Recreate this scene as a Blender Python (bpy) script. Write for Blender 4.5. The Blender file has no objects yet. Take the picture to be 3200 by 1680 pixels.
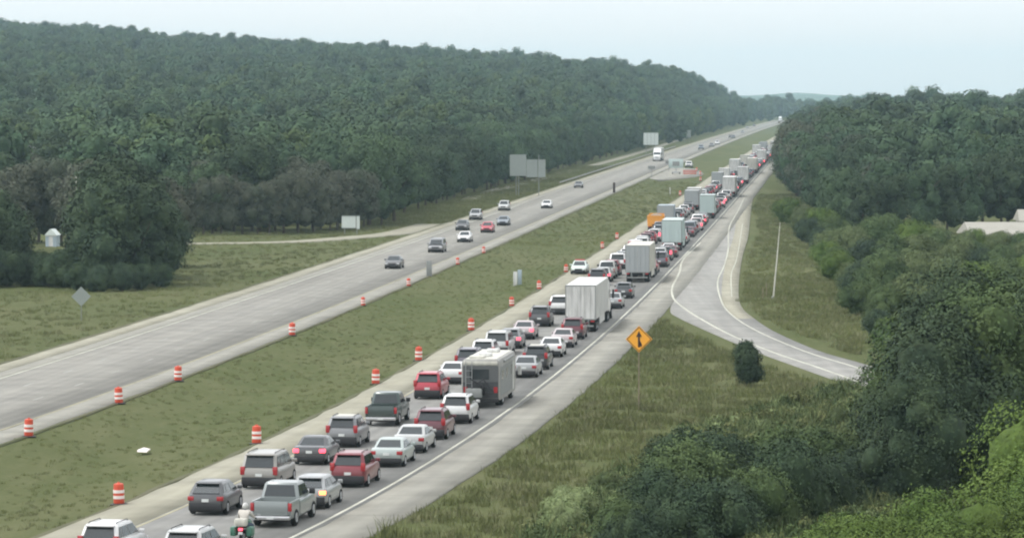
import bpy, bmesh, math, random
import numpy as np
from mathutils import Vector, Matrix
R_ = math.radians
rng = np.random.default_rng(7); random.seed(7)
sc = bpy.context.scene
COL = sc.collection

# ------------------------------------------------------------------ camera, sky, sun, exposure
CAM_H = 20.0; FPX = 11800.0; CX = 1600.0; CY = 840.0; HOR = 304.0
PITCH = math.atan((CY - HOR) / FPX)
cam = bpy.data.objects.new('camera', bpy.data.cameras.new('camera')); COL.objects.link(cam)
cam.location = (0, 0, CAM_H); cam.rotation_euler = (math.pi/2 - PITCH, 0, 0)
cam.data.lens = 36.0 * FPX / 3200.0; cam.data.sensor_width = 36.0
cam.data.clip_start = 1.0; cam.data.clip_end = 40000.0
sc.camera = cam
SUN_EL, SUN_AZ = 62.0, 262.0           # azimuth clockwise from +Y: high, from the left
W = bpy.data.worlds.new('World'); sc.world = W; W.use_nodes = True
wn, wl = W.node_tree.nodes, W.node_tree.links
bg = wn['Background']; sky = wn.new('ShaderNodeTexSky'); sky.sky_type = 'NISHITA'; sky.sun_disc = False
sky.sun_elevation = R_(SUN_EL); sky.sun_rotation = R_(SUN_AZ)
sky.air_density = 1.0; sky.dust_density = 2.5; sky.ozone_density = 1.5
hsv = wn.new('ShaderNodeHueSaturation'); hsv.inputs['Saturation'].default_value = 0.10; hsv.inputs['Value'].default_value = 1.0
wtc = wn.new('ShaderNodeTexCoord'); wnz = wn.new('ShaderNodeTexNoise'); wmap = wn.new('ShaderNodeMapping')
wmap.inputs['Scale'].default_value = (3, 3, 14); wnz.inputs['Scale'].default_value = 2.0; wnz.inputs['Detail'].default_value = 3
wmr = wn.new('ShaderNodeMapRange'); wmr.inputs['From Min'].default_value = .35; wmr.inputs['From Max'].default_value = .65
wmr.inputs['To Min'].default_value = .0; wmr.inputs['To Max'].default_value = 1.0
wmix = wn.new('ShaderNodeMix'); wmix.data_type = 'RGBA'; wmix.blend_type = 'MULTIPLY'; wmix.inputs[0].default_value = 1.0
wrmp = wn.new('ShaderNodeMix'); wrmp.data_type = 'RGBA'
wrmp.inputs[6].default_value = (.95, .985, 1.03, 1); wrmp.inputs[7].default_value = (1.0, 1.0, 1.02, 1)
wl.new(wtc.outputs['Generated'], wmap.inputs[0]); wl.new(wmap.outputs[0], wnz.inputs[0]); wl.new(wnz.outputs[0], wmr.inputs[0])
wl.new(wmr.outputs[0], wrmp.inputs[0]); wl.new(sky.outputs[0], hsv.inputs['Color'])
wveil = wn.new('ShaderNodeMix'); wveil.data_type = 'RGBA'; wveil.blend_type = 'ADD'; wveil.inputs[0].default_value = 1.0
wveil.inputs[7].default_value = (3.24, 3.20, 3.10, 1)      # bright thin overcast veil
wl.new(hsv.outputs[0], wveil.inputs[6]); wl.new(wveil.outputs[2], wmix.inputs[6]); wl.new(wrmp.outputs[2], wmix.inputs[7]); wl.new(wmix.outputs[2], bg.inputs[0])
bg.inputs[1].default_value = 0.15
sun = bpy.data.objects.new('sun', bpy.data.lights.new('sun', 'SUN')); COL.objects.link(sun)
sun.data.energy = 1.2; sun.data.angle = R_(8.0); sun.data.color = (1.0, 0.96, 0.90)
a = R_(SUN_AZ); e = R_(SUN_EL)
sdir = Vector((math.sin(a)*math.cos(e), math.cos(a)*math.cos(e), math.sin(e)))
sun.rotation_euler = sdir.to_track_quat('Z', 'Y').to_euler(); sun.location = sdir*200
sc.view_settings.view_transform = 'Standard'; sc.view_settings.look = 'None'
sc.view_settings.gamma = 1.0; sc.view_settings.exposure = 0.46
sc.cycles.use_denoising = True
sc.cycles.filter_width = 2.1
sc.cycles.max_bounces = 6; sc.cycles.volume_bounces = 1

# ------------------------------------------------------------------ pixel -> ground, road reference line
def G(u, v, z=0.0):
    ax = (u - CX)/FPX; b = (v - CY)/FPX
    y = math.cos(PITCH) - b*math.sin(PITCH); dz = -math.sin(PITCH) - b*math.cos(PITCH)
    t = -(CAM_H - z)/dz
    return (ax*t, y*t)
RC = (-15.464234626107626, 0.07858906921926356, 1.5528337142237554, 2.534385724322652, -26.20362800433051)
def RX(Z):
    Z = np.maximum(Z, 120.0) if isinstance(Z, np.ndarray) else max(Z, 120.0)
    return RC[0] + RC[1]*Z + RC[2]*100/Z + RC[3]*Z*Z/1e6 + RC[4]*(100/Z)**2
def RXX(Z):   # straight continuation towards and behind the camera
    if isinstance(Z, np.ndarray): return np.where(Z < 150, RX(150.0) + (Z-150)*0.235, RX(Z))
    return RX(150.0) + (Z-150)*0.235 if Z < 150 else RX(Z)
def heading(Z): return math.atan2(RXX(Z+4) - RXX(Z-4), 8.0)       # clockwise from +Y
E_RIGHT, E_LEFT, W_RIGHT, W_LEFT = 3.4, -11.5, -26.5, -42.5

# ------------------------------------------------------------------ helpers
def tag(o, label=None, cat=None, group=None, kind=None):
    if label: o['label'] = label
    if cat: o['category'] = cat
    if group: o['group'] = group
    if kind: o['kind'] = kind
    return o
def link(name, me, parent=None, mat=None):
    o = bpy.data.objects.new(name, me); COL.objects.link(o)
    if parent: o.parent = parent
    if mat and me is not None and not me.materials: me.materials.append(mat)
    return o
def empty(name, loc=(0, 0, 0), rz=0.0):
    o = bpy.data.objects.new(name, None); COL.objects.link(o); o.location = loc; o.rotation_euler = (0, 0, rz)
    o.empty_display_size = .5
    return o
def npmesh(name, V, F, mat=None, smooth=False, uv=None):
    V = np.asarray(V, dtype=np.float32); F = np.asarray(F, dtype=np.int32)
    me = bpy.data.meshes.new(name); n, k = F.shape
    me.vertices.add(len(V)); me.vertices.foreach_set('co', V.ravel())
    me.loops.add(n*k); me.loops.foreach_set('vertex_index', F.ravel())
    me.polygons.add(n); me.polygons.foreach_set('loop_start', np.arange(0, n*k, k, dtype=np.int32))
    me.polygons.foreach_set('loop_total', np.full(n, k, dtype=np.int32))
    if smooth: me.polygons.foreach_set('use_smooth', np.ones(n, dtype=bool))
    me.update(calc_edges=True)
    if uv is not None:
        l = me.uv_layers.new(name='UVMap'); l.data.foreach_set('uv', np.asarray(uv, dtype=np.float32)[F.ravel()].ravel())
    if mat: me.materials.append(mat)
    return me
class MB:
    def __init__(s): s.v = []; s.f = []
    def add(s, vs, fs):
        b = len(s.v); s.v += [tuple(v) for v in vs]; s.f += [tuple(i+b for i in f) for f in fs]; return s
    def box(s, x0, x1, y0, y1, z0, z1, c=0.0):
        if c <= 0:
            return s.add([(x0,y0,z0),(x1,y0,z0),(x1,y1,z0),(x0,y1,z0),(x0,y0,z1),(x1,y0,z1),(x1,y1,z1),(x0,y1,z1)],
                  [(0,3,2,1),(4,5,6,7),(0,1,5,4),(1,2,6,5),(2,3,7,6),(3,0,4,7)])
        def ring(z, i): return [(x0+i,y0+c+0*i,z),(x0+c,y0+i,z),(x1-c,y0+i,z),(x1-i,y0+c,z),(x1-i,y1-c,z),(x1-c,y1-i,z),(x0+c,y1-i,z),(x0+i,y1-c,z)]
        R = [ring(z0, c*.5), ring(z0+c, 0), ring(z1-c, 0), ring(z1, c*.5)]
        return s.loft(R)
    def loft(s, rings, caps=True, closed=True):
        b = len(s.v); n = len(rings[0])
        for r in rings: s.v += [tuple(p) for p in r]
        for i in range(len(rings)-1):
            for j in range(n if closed else n-1):
                k = (j+1) % n
                s.f.append((b+i*n+j, b+i*n+k, b+(i+1)*n+k, b+(i+1)*n+j))
        if caps:
            s.f.append(tuple(b+j for j in reversed(range(n)))); s.f.append(tuple(b+(len(rings)-1)*n+j for j in range(n)))
        return s
    def tube(s, pts, rad, n=8, caps=True):
        rings = []; pts = [Vector(p) for p in pts]
        rr = rad if isinstance(rad, (list, tuple)) else [rad]*len(pts)
        for i, p in enumerate(pts):
            d = (pts[min(i+1, len(pts)-1)] - pts[max(i-1, 0)]).normalized()
            u = d.cross(Vector((0, 0, 1)) if abs(d.z) < .9 else Vector((1, 0, 0))).normalized(); w = u.cross(d)
            rings.append([p + (u*math.cos(t) - w*math.sin(t))*rr[i] for t in [2*math.pi*k/n for k in range(n)]])
        return s.loft(rings, caps)
    def wheel(s, x, y, z, r, w, n=18):     # axis along x
        prof = [(r*.30, w*.30), (r*.62, w*.42), (r*.90, w*.5), (r, w*.34), (r, -w*.34), (r*.90, -w*.5), (r*.62, -w*.42), (r*.30, -w*.30)]
        rings = [[(x+b, y+a*math.cos(t), z+a*math.sin(t)) for t in [2*math.pi*k/n for k in range(n)]] for a, b in prof]
        return s.loft(rings)
    def panel(s, q, ins=(0, 0, 0, 0), off=.012, th=.01):
        # q = bl, br, tr, tl seen from outside; ins = left, right, bottom, top fractions
        bl, br, tr, tl = [Vector(p) for p in q]
        def P(u, v): return (bl*(1-u)+br*u)*(1-v) + (tl*(1-u)+tr*u)*v
        l, r, b, t = ins; n = (br-bl).cross(tl-bl).normalized()
        c = [P(l, b), P(1-r, b), P(1-r, 1-t), P(l, 1-t)]
        o = [p + n*off for p in c]; i = [p - n*th for p in c]
        return s.add(i+o, [(4,5,6,7),(0,1,5,4),(1,2,6,5),(2,3,7,6),(3,0,4,7),(3,2,1,0)])
    def mesh(s, name, mat, smooth=False, ang=35):
        me = bpy.data.meshes.new(name); me.from_pydata(s.v, [], s.f)
        bm = bmesh.new(); bm.from_mesh(me); bmesh.ops.recalc_face_normals(bm, faces=bm.faces); bm.to_mesh(me); bm.free()
        if smooth:
            me.polygons.foreach_set('use_smooth', [True]*len(me.polygons))
            try: me.set_sharp_from_angle(angle=R_(ang))
            except Exception: pass
        me.materials.append(mat); return me
    def build(s, name, mat, parent=None, smooth=False, ang=35): return link(name, s.mesh(name, mat, smooth, ang), parent)

# ------------------------------------------------------------------ materials
def nmat(name):
    m = bpy.data.materials.new(name); m.use_nodes = True; nt = m.node_tree
    return m, nt.nodes, nt.links, nt.nodes['Principled BSDF']
def simple(name, col, rough=.6, metal=0.0, spec=.5, noise=.15, nscale=6.0, emit=None, stretch=None):
    m, n, l, b = nmat(name)
    b.inputs['Roughness'].default_value = rough; b.inputs['Metallic'].default_value = metal
    b.inputs['Specular IOR Level'].default_value = spec
    if noise > 0:
        tc = n.new('ShaderNodeTexCoord'); nz = n.new('ShaderNodeTexNoise'); nz.inputs['Scale'].default_value = nscale; nz.inputs['Detail'].default_value = 4
        mx = n.new('ShaderNodeMix'); mx.data_type = 'RGBA'
        mx.inputs[6].default_value = tuple(c*(1-noise) for c in col)+(1,); mx.inputs[7].default_value = tuple(min(1, c*(1+noise)) for c in col)+(1,)
        if stretch:
            mp = n.new('ShaderNodeMapping'); mp.inputs['Scale'].default_value = stretch; l.new(tc.outputs['Object'], mp.inputs[0]); l.new(mp.outputs[0], nz.inputs['Vector'])
            mr = n.new('ShaderNodeMapRange'); mr.inputs['From Min'].default_value = .38; mr.inputs['From Max'].default_value = .62; l.new(nz.outputs[0], mr.inputs[0]); l.new(mr.outputs[0], mx.inputs[0])
        else: l.new(tc.outputs['Object'], nz.inputs['Vector']); l.new(nz.outputs[0], mx.inputs[0])
        l.new(mx.outputs[2], b.inputs['Base Color'])
    else: b.inputs['Base Color'].default_value = tuple(col)+(1,)
    if emit: b.inputs['Emission Color'].default_value = tuple(emit[:3])+(1,); b.inputs['Emission Strength'].default_value = emit[3]
    return m
M = {}
def paint_mat():
    m, n, l, b = nmat('car_paint')
    oi = n.new('ShaderNodeObjectInfo'); tc = n.new('ShaderNodeTexCoord'); sx = n.new('ShaderNodeSeparateXYZ')
    nz = n.new('ShaderNodeTexNoise'); nz.inputs['Scale'].default_value = 3; nz.inputs['Detail'].default_value = 5
    mr = n.new('ShaderNodeMapRange'); mr.inputs['From Min'].default_value = .95; mr.inputs['From Max'].default_value = .25
    mr.inputs['To Max'].default_value = .55
    mu = n.new('ShaderNodeMath'); mu.operation = 'MULTIPLY'
    mx = n.new('ShaderNodeMix'); mx.data_type = 'RGBA'; mx.inputs[7].default_value = (.20, .18, .15, 1)     # road dirt low on the body
    l.new(tc.outputs['Object'], sx.inputs[0]); l.new(sx.outputs['Z'], mr.inputs[0]); l.new(tc.outputs['Object'], nz.inputs['Vector'])
    l.new(mr.outputs[0], mu.inputs[0]); l.new(nz.outputs[0], mu.inputs[1]); l.new(mu.outputs[0], mx.inputs[0])
    l.new(oi.outputs['Color'], mx.inputs[6]); l.new(mx.outputs[2], b.inputs['Base Color'])
    b.inputs['Roughness'].default_value = .34; b.inputs['Metallic'].default_value = .15
    b.inputs['Coat Weight'].default_value = .5; b.inputs['Coat Roughness'].default_value = .12
    return m
M['paint'] = paint_mat()
M['glass'] = simple('car_glass', (.018, .024, .026), .10, 0, .7, .2)
M['trim'] = simple('black_trim', (.022, .022, .024), .6, 0, .4)
M['tyre'] = simple('tyre_rubber', (.020, .020, .020), .9, 0, .2)
M['rim'] = simple('wheel_rim', (.42, .43, .44), .35, .7)
M['tail'] = simple('tail_lens', (.34, .018, .022), .25, 0, .6, .1)
M['brake'] = simple('brake_lamp_lit', (.6, .03, .04), .3, 0, .5, 0, emit=(1, .06, .10, 3.0))
M['amber'] = simple('amber_lamp_lit', (.7, .22, .05), .3, 0, .5, 0, emit=(1, .28, .10, 2.4))
M['head'] = simple('head_lens', (.68, .70, .70), .15, 0, .7, .1)
M['plate'] = simple('number_plate', (.62, .64, .62), .5)
M['chrome'] = simple('bright_metal', (.5, .5, .5), .3, .9)
M['steel'] = simple('galvanised_steel', (.34, .35, .35), .5, .5)
M['white'] = simple('white_panel', (.54, .54, .515), .45, 0, .4, .16, 2.0, None, (1.6, 1.6, .22))
M['fibre'] = simple('cream_fibreglass', (.50, .49, .43), .5, 0, .4, .12, 2.0, None, (1.2, 1.2, .3))
M['postgrey'] = simple('grey_post', (.22, .23, .22), .7)
M['signback'] = simple('weathered_aluminium', (.27, .30, .28), .6, .1, .4, .10, .6)
M['signlight'] = simple('pale_sign_sheet', (.55, .60, .57), .5, 0, .4, .08, 1.0)
M['orange'] = simple('drum_orange', (.56, .075, .035), .5, 0, .4, .12)
M['drumwhite'] = simple('drum_white', (.78, .70, .66), .5, 0, .4, .08)
M['signorange'] = simple('sign_orange', (.95, .43, .045), .5, 0, .4, .04)
M['black'] = simple('black_symbol', (.03, .012, .01), .6)
M['wood'] = simple('weathered_wood', (.24, .19, .14), .8, 0, .3, .25, 3)
M['roofing'] = simple('pale_roofing', (.30, .29, .25), .7, 0, .3, .15, .8)
M['siding'] = simple('pale_siding', (.42, .42, .38), .7, 0, .3, .10, 1.2)
M['bluegrey'] = simple('blue_grey_panel', (.30, .36, .40), .5, 0, .4, .12)
M['yellow'] = simple('truck_yellow', (.70, .30, .04), .45, 0, .5, .12)
M['skin'] = simple('skin', (.42, .24, .17), .6)
M['jacket'] = simple('pale_jacket', (.50, .47, .42), .8, 0, .3)
M['denim'] = simple('denim', (.06, .08, .12), .9)
M['green'] = simple('green_metal', (.05, .15, .10), .4)
M['redpanel'] = simple('red_panel', (.42, .04, .05), .45)

def ground_mat():
    m, n, l, b = nmat('grass_ground')
    tc = n.new('ShaderNodeTexCoord'); mp = n.new('ShaderNodeMapping')
    mp.inputs['Rotation'].default_value = (0, 0, R_(5)); mp.inputs['Scale'].default_value = (1.0, .28, 1)
    l.new(tc.outputs['Object'], mp.inputs[0])
    def nz(scale, det=5, src=mp, lo=.35, hi=.65):
        t = n.new('ShaderNodeTexNoise'); t.inputs['Scale'].default_value = scale; t.inputs['Detail'].default_value = det
        l.new(src.outputs[0], t.inputs['Vector']); r = n.new('ShaderNodeMapRange'); r.inputs['From Min'].default_value = lo; r.inputs['From Max'].default_value = hi
        l.new(t.outputs[0], r.inputs[0]); return r.outputs[0]
    def mix(f, a_, b_):
        x = n.new('ShaderNodeMix'); x.data_type = 'RGBA'; l.new(f, x.inputs[0])
        for k, c in ((6, a_), (7, b_)):
            if isinstance(c, tuple): x.inputs[k].default_value = c+(1,)
            else: l.new(c, x.inputs[k])
        return x.outputs[2]
    c1 = mix(nz(.07, 4), (.064, .080, .025), (.104, .108, .048))
    c2 = mix(nz(.30, 4, mp, .36, .90), c1, (.058, .074, .022))
    c3 = mix(nz(1.2, 5, mp, .45, 1.05), c2, (.122, .125, .060))
    c4 = mix(nz(5.0, 4, mp, .5, 1.1), c3, (.054, .068, .022))
    l.new(c4, b.inputs['Base Color']); b.inputs['Roughness'].default_value = .95; b.inputs['Specular IOR Level'].default_value = .1
    bt = n.new('ShaderNodeTexNoise'); bt.inputs['Scale'].default_value = 2.5; bt.inputs['Detail'].default_value = 6
    l.new(tc.outputs['Object'], bt.inputs['Vector']); bp = n.new('ShaderNodeBump'); bp.inputs['Strength'].default_value = .35; bp.inputs['Distance'].default_value = .25
    l.new(bt.outputs[0], bp.inputs['Height']); l.new(bp.outputs[0], b.inputs['Normal'])
    return m
M['ground'] = ground_mat()
def road_mat(name, base, tint, joint=6.0, lanes=None, jdark=.62):
    """UV = metres across, metres along"""
    m, n, l, b = nmat(name)
    uv = n.new('ShaderNodeUVMap'); mp = n.new('ShaderNodeMapping'); mp.inputs['Scale'].default_value = (1.2, .03, 1); l.new(uv.outputs[0], mp.inputs[0])
    s1 = n.new('ShaderNodeTexNoise'); s1.inputs['Scale'].default_value = 1.0; s1.inputs['Detail'].default_value = 5; l.new(mp.outputs[0], s1.inputs['Vector'])
    s2 = n.new('ShaderNodeTexNoise'); s2.inputs['Scale'].default_value = .35; s2.inputs['Detail'].default_value = 8; l.new(uv.outputs[0], s2.inputs['Vector'])
    s3 = n.new('ShaderNodeTexNoise'); s3.inputs['Scale'].default_value = 14; s3.inputs['Detail'].default_value = 3; l.new(uv.outputs[0], s3.inputs['Vector'])
    mx = n.new('ShaderNodeMix'); mx.data_type = 'RGBA'; mx.inputs[6].default_value = tuple(base)+(1,); mx.inputs[7].default_value = tuple(tint)+(1,)
    mr = n.new('ShaderNodeMapRange'); mr.inputs['From Min'].default_value = .36; mr.inputs['From Max'].default_value = .64; l.new(s1.outputs[0], mr.inputs[0]); l.new(mr.outputs[0], mx.inputs[0])
    def mul(col, fac):
        x = n.new('ShaderNodeMix'); x.data_type = 'RGBA'; x.blend_type = 'MULTIPLY'; x.inputs[0].default_value = 1; l.new(col, x.inputs[6]); l.new(fac, x.inputs[7]); return x.outputs[2]
    def rng_(src, f0, f1, t0, t1):
        r = n.new('ShaderNodeMapRange'); r.inputs['From Min'].default_value = f0; r.inputs['From Max'].default_value = f1
        r.inputs['To Min'].default_value = t0; r.inputs['To Max'].default_value = t1; l.new(src, r.inputs[0]); return r.outputs[0]
    c = mul(mx.outputs[2], rng_(s2.outputs[0], .35, .7, .84, 1.10)); c = mul(c, rng_(s3.outputs[0], .3, .7, .90, 1.08))
    sp = n.new('ShaderNodeSeparateXYZ'); l.new(uv.outputs[0], sp.inputs[0])
    if joint:
        a1 = n.new('ShaderNodeMath'); a1.operation = 'DIVIDE'; a1.inputs[1].default_value = joint; l.new(sp.outputs['Y'], a1.inputs[0])
        a2 = n.new('ShaderNodeMath'); a2.operation = 'FRACT'; l.new(a1.outputs[0], a2.inputs[0])
        a3 = n.new('ShaderNodeMath'); a3.operation = 'LESS_THAN'; a3.inputs[1].default_value = .13/joint*2.0; l.new(a2.outputs[0], a3.inputs[0])
        c = mul(c, rng_(a3.outputs[0], 0, 1, 1.0, jdark))
    if lanes:      # darker worn wheel paths with an oil strip between them
        for cx_ in lanes:
            d = n.new('ShaderNodeMath'); d.operation = 'SUBTRACT'; d.inputs[1].default_value = cx_; l.new(sp.outputs['X'], d.inputs[0])
            ab = n.new('ShaderNodeMath'); ab.operation = 'ABSOLUTE'; l.new(d.outputs[0], ab.inputs[0])
            c = mul(c, rng_(ab.outputs[0], 0, .45, .86, 1.0))
            a4 = n.new('ShaderNodeMath'); a4.operation = 'SUBTRACT'; a4.inputs[1].default_value = .9; l.new(ab.outputs[0], a4.inputs[0])
            a5 = n.new('ShaderNodeMath'); a5.operation = 'ABSOLUTE'; l.new(a4.outputs[0], a5.inputs[0])
            c = mul(c, rng_(a5.outputs[0], 0, .4, .91, 1.0))
    l.new(c, b.inputs['Base Color']); b.inputs['Roughness'].default_value = .9; b.inputs['Specular IOR Level'].default_value = .25
    return m
M['wroad'] = road_mat('worn_concrete_road', (.224, .217, .194), (.258, .250, .220), 4.6, (-30.4, -34.1, -37.6), .90)
M['eroad'] = road_mat('grey_asphalt_lane', (.185, .184, .174), (.222, .219, .202), 0, (-6.1, -1.9))
M['gravel'] = road_mat('gravel_shoulder', (.262, .250, .190), (.300, .288, .225), 0)
M['pale'] = road_mat('pale_paved_shoulder', (.232, .226, .196), (.272, .264, .225), 9, None, .85)
M['ramp'] = road_mat('ramp_concrete', (.240, .238, .220), (.275, .270, .248), 14, None, .72)
M['line'] = road_mat('painted_line', (.52, .52, .44), (.38, .38, .32), 0)
M['yline'] = road_mat('faded_yellow_line', (.38, .35, .22), (.33, .31, .22), 0)

def leaf_mat(name, c1, c2, c3, nscale=.5):
    m, n, l, b = nmat(name)
    oi = n.new('ShaderNodeObjectInfo'); tc = n.new('ShaderNodeTexCoord')
    nz = n.new('ShaderNodeTexNoise'); nz.inputs['Scale'].default_value = nscale; nz.inputs['Detail'].default_value = 4
    l.new(tc.outputs['Object'], nz.inputs['Vector'])
    m1 = n.new('ShaderNodeMix'); m1.data_type = 'RGBA'; m1.inputs[6].default_value = tuple(c1)+(1,); m1.inputs[7].default_value = tuple(c2)+(1,)
    m2 = n.new('ShaderNodeMix'); m2.data_type = 'RGBA'; m2.inputs[7].default_value = tuple(c3)+(1,)
    mr = n.new('ShaderNodeMapRange'); mr.inputs['From Min'].default_value = .38; mr.inputs['From Max'].default_value = .66; mr.inputs['To Max'].default_value = .75
    l.new(oi.outputs['Random'], m1.inputs[0]); l.new(nz.outputs[0], mr.inputs[0]); l.new(mr.outputs[0], m2.inputs[0]); l.new(m1.outputs[2], m2.inputs[6])
    ge = n.new('ShaderNodeNewGeometry'); w1 = n.new('ShaderNodeTexNoise'); w1.inputs['Scale'].default_value = .018; w1.inputs['Detail'].default_value = 3
    w2 = n.new('ShaderNodeTexNoise'); w2.inputs['Scale'].default_value = 2.2 if nscale > .3 else 1.1; w2.inputs['Detail'].default_value = 2
    l.new(ge.outputs['Position'], w1.inputs['Vector']); l.new(ge.outputs['Position'], w2.inputs['Vector'])
    def mapr(src, a0, a1, t0, t1):
        q = n.new('ShaderNodeMapRange'); q.inputs['From Min'].default_value = a0; q.inputs['From Max'].default_value = a1; q.inputs['To Min'].default_value = t0; q.inputs['To Max'].default_value = t1; l.new(src, q.inputs[0]); return q.outputs[0]
    mu = n.new('ShaderNodeMath'); mu.operation = 'MULTIPLY'; l.new(mapr(w1.outputs[0], .36, .64, .80, 1.2), mu.inputs[0]); l.new(mapr(w2.outputs[0], .3, .7, .72, 1.28), mu.inputs[1])
    m3 = n.new('ShaderNodeMix'); m3.data_type = 'RGBA'; m3.blend_type = 'MULTIPLY'; m3.inputs[0].default_value = 1; l.new(m2.outputs[2], m3.inputs[6]); l.new(mu.outputs[0], m3.inputs[7])
    l.new(m3.outputs[2], b.inputs['Base Color']); b.inputs['Roughness'].default_value = .8; b.inputs['Specular IOR Level'].default_value = .15
    return m
M['leaf'] = leaf_mat('woodland_leaves', (.030, .064, .036), (.055, .088, .040), (.066, .104, .050), .25)
M['leafdull'] = leaf_mat('dull_brown_green_leaves', (.066, .074, .050), (.052, .070, .042), (.090, .094, .066), .3)
M['leafdark'] = leaf_mat('dark_green_leaves', (.026, .044, .026), (.034, .058, .030), (.055, .080, .035), .4)
M['leafbush'] = leaf_mat('scrub_leaves', (.045, .075, .028), (.060, .090, .035), (.090, .125, .045), .5)
M['leafbright'] = leaf_mat('fresh_bright_leaves', (.074, .118, .022), (.055, .100, .024), (.105, .145, .034), .5)
M['leafweed'] = leaf_mat('weedy_leaves', (.070, .100, .038), (.085, .112, .045), (.11, .135, .058), .6)
M['leafpale'] = leaf_mat('pale_weed_leaves', (.19, .24, .10), (.16, .21, .09), (.26, .30, .15), 1.0)
M['bark'] = simple('bark', (.085, .070, .055), .9, 0, .2, .3, 4)

# ------------------------------------------------------------------ terrain
def sstep(t): t = np.clip(t, 0, 1); return t*t*(3-2*t)
SKYU = np.array([-900, 0, 60, 300, 500, 800, 1100, 1400, 1600, 1800, 2000, 2150, 2250, 2330, 2360, 2420, 3400.])
SKYV = np.array([70, 85, 82, 95, 115, 130, 148, 166, 180, 196, 212, 226, 250, 282, 296, 300, 300.])
RAMP_C = np.array([(18.6, 366), (18.2, 345), (19.4, 323), (21.2, 300), (24.0, 280), (27.4, 255), (33, 225), (44, 190), (60, 160), (90, 125)])
WRAMP_PX = [(380, 764), (520, 761.5), (700, 759.5), (927, 754.5), (1104, 741.5), (1247, 727), (1352, 700)]
WRAMP_C = np.array([G(*q) for q in WRAMP_PX])
def pdist(X, Z, P):
    d = np.full(X.shape, 1e9)
    for i in range(len(P)-1):
        ax, az = P[i]; bx, bz = P[i+1]; vx, vz = bx-ax, bz-az
        t = np.clip(((X-ax)*vx+(Z-az)*vz)/(vx*vx+vz*vz), 0, 1)
        d = np.minimum(d, np.hypot(X-ax-t*vx, Z-az-t*vz))
    return d
def wob(X, Z, s, seed):
    r = np.random.default_rng(seed); o = np.zeros_like(X)
    for k in range(6):
        f = s*(1.6**k); th = r.uniform(0, 6.28); ph = r.uniform(0, 6.28)
        o += np.sin((X*math.cos(th)+Z*math.sin(th))*f + ph + 1.3*np.sin((X*math.sin(th)-Z*math.cos(th))*f*.7+ph))/(1.5**k)
    return o/2.6
def hgt(X, Z):
    X = np.asarray(X, float); Z = np.asarray(Z, float)
    off = X - RXX(Z); Zs = np.maximum(Z, 60.0); u = CX + FPX*X/Zs
    # distance outside any pavement
    dE = np.maximum(np.maximum(E_LEFT-.3 - off, off - (E_RIGHT+.5)), 0)
    acc = (Z > 350) & (Z < 800); accw = np.interp(Z, [350, 360, 380, 430, 490, 550, 680, 790], [8, 10, 11, 8.8, 8.8, 8.5, 5, 4.5])
    dE = np.where(acc, np.maximum(np.maximum(E_LEFT-.3 - off, off - accw - 1), 0), dE)
    dW = np.maximum(np.maximum(W_LEFT-.4 - off, off - (W_RIGHT+.3)), 0)
    d = np.minimum(np.minimum(dE, dW), np.maximum(pdist(X, Z, RAMP_C) - 4.2, 0)); d = np.minimum(d, np.maximum(pdist(X, Z, WRAMP_C) - 4.0, 0))
    free = sstep(d/5.0)
    h = -.06 + free*(.13*wob(X, Z, .12, 1) + .06*wob(X, Z, .55, 2)*sstep(d/2))
    med = (off > W_RIGHT) & (off < E_LEFT)
    h = np.where(med, -.06 - (.5*(1-np.exp(-((Z-995)/115.0)**4))+.02)*np.sin(np.pi*np.clip((off-W_RIGHT)/(E_LEFT-W_RIGHT), 0, 1))**2 + free*.08*wob(X, Z, .35, 2), h)
    # wooded hill on the far side
    ysk = np.interp(u, SKYU, SKYV); RH = np.maximum(20 + (304-ysk)*2600/11800 - 14.5, 0)
    mL = sstep((-42.5 - off - 10)/38.0)
    hL = RH*sstep((Z-620)/2100.0)*.5 + RH*.5*np.clip((Z-900)/1700, 0, 1)
    hL = hL*np.where(Z > 2650, np.maximum(1-(Z-2650)/1200, .1), 1)
    mR = sstep((off - 14)/45.0)
    hR = np.interp(u, [2300, 2500, 2640, 2800, 3000, 3300], [.5, 1.0, 3.2, 5.0, 5.2, 4.6])*sstep((Z-640)/800.0)
    hR = hR*np.where(Z > 1700, np.maximum(1-(Z-1700)/900, .15), 1)
    big = mL*hL + mR*hR + (mL*sstep((Z-700)/900)+mR*sstep((Z-700)/500))*1.2*wob(X, Z, .012, 3)
    return h + big
zr = np.concatenate([np.arange(-80, 120, 20), np.arange(120, 520, 2.5), np.arange(520, 1300, 8), np.arange(1300, 4000, 40), np.arange(4000, 9600, 250)])
co = np.concatenate([-np.geomspace(3600, 76, 42), np.arange(-74, 40, 1.5), np.geomspace(42, 3600, 42)])
ZZ, OO = np.meshgrid(zr, co, indexing='ij'); XX = RXX(ZZ) + OO; HH = hgt(XX, ZZ)
V = np.stack([XX, ZZ, HH], -1).reshape(-1, 3); nc = len(co)
ii, jj = np.meshgrid(np.arange(len(zr)-1), np.arange(nc-1), indexing='ij'); q = (ii*nc+jj).ravel()
tag(link('ground', npmesh('ground', V, np.stack([q, q+1, q+nc+1, q+nc], 1), M['ground'], True)), kind='structure')

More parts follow.
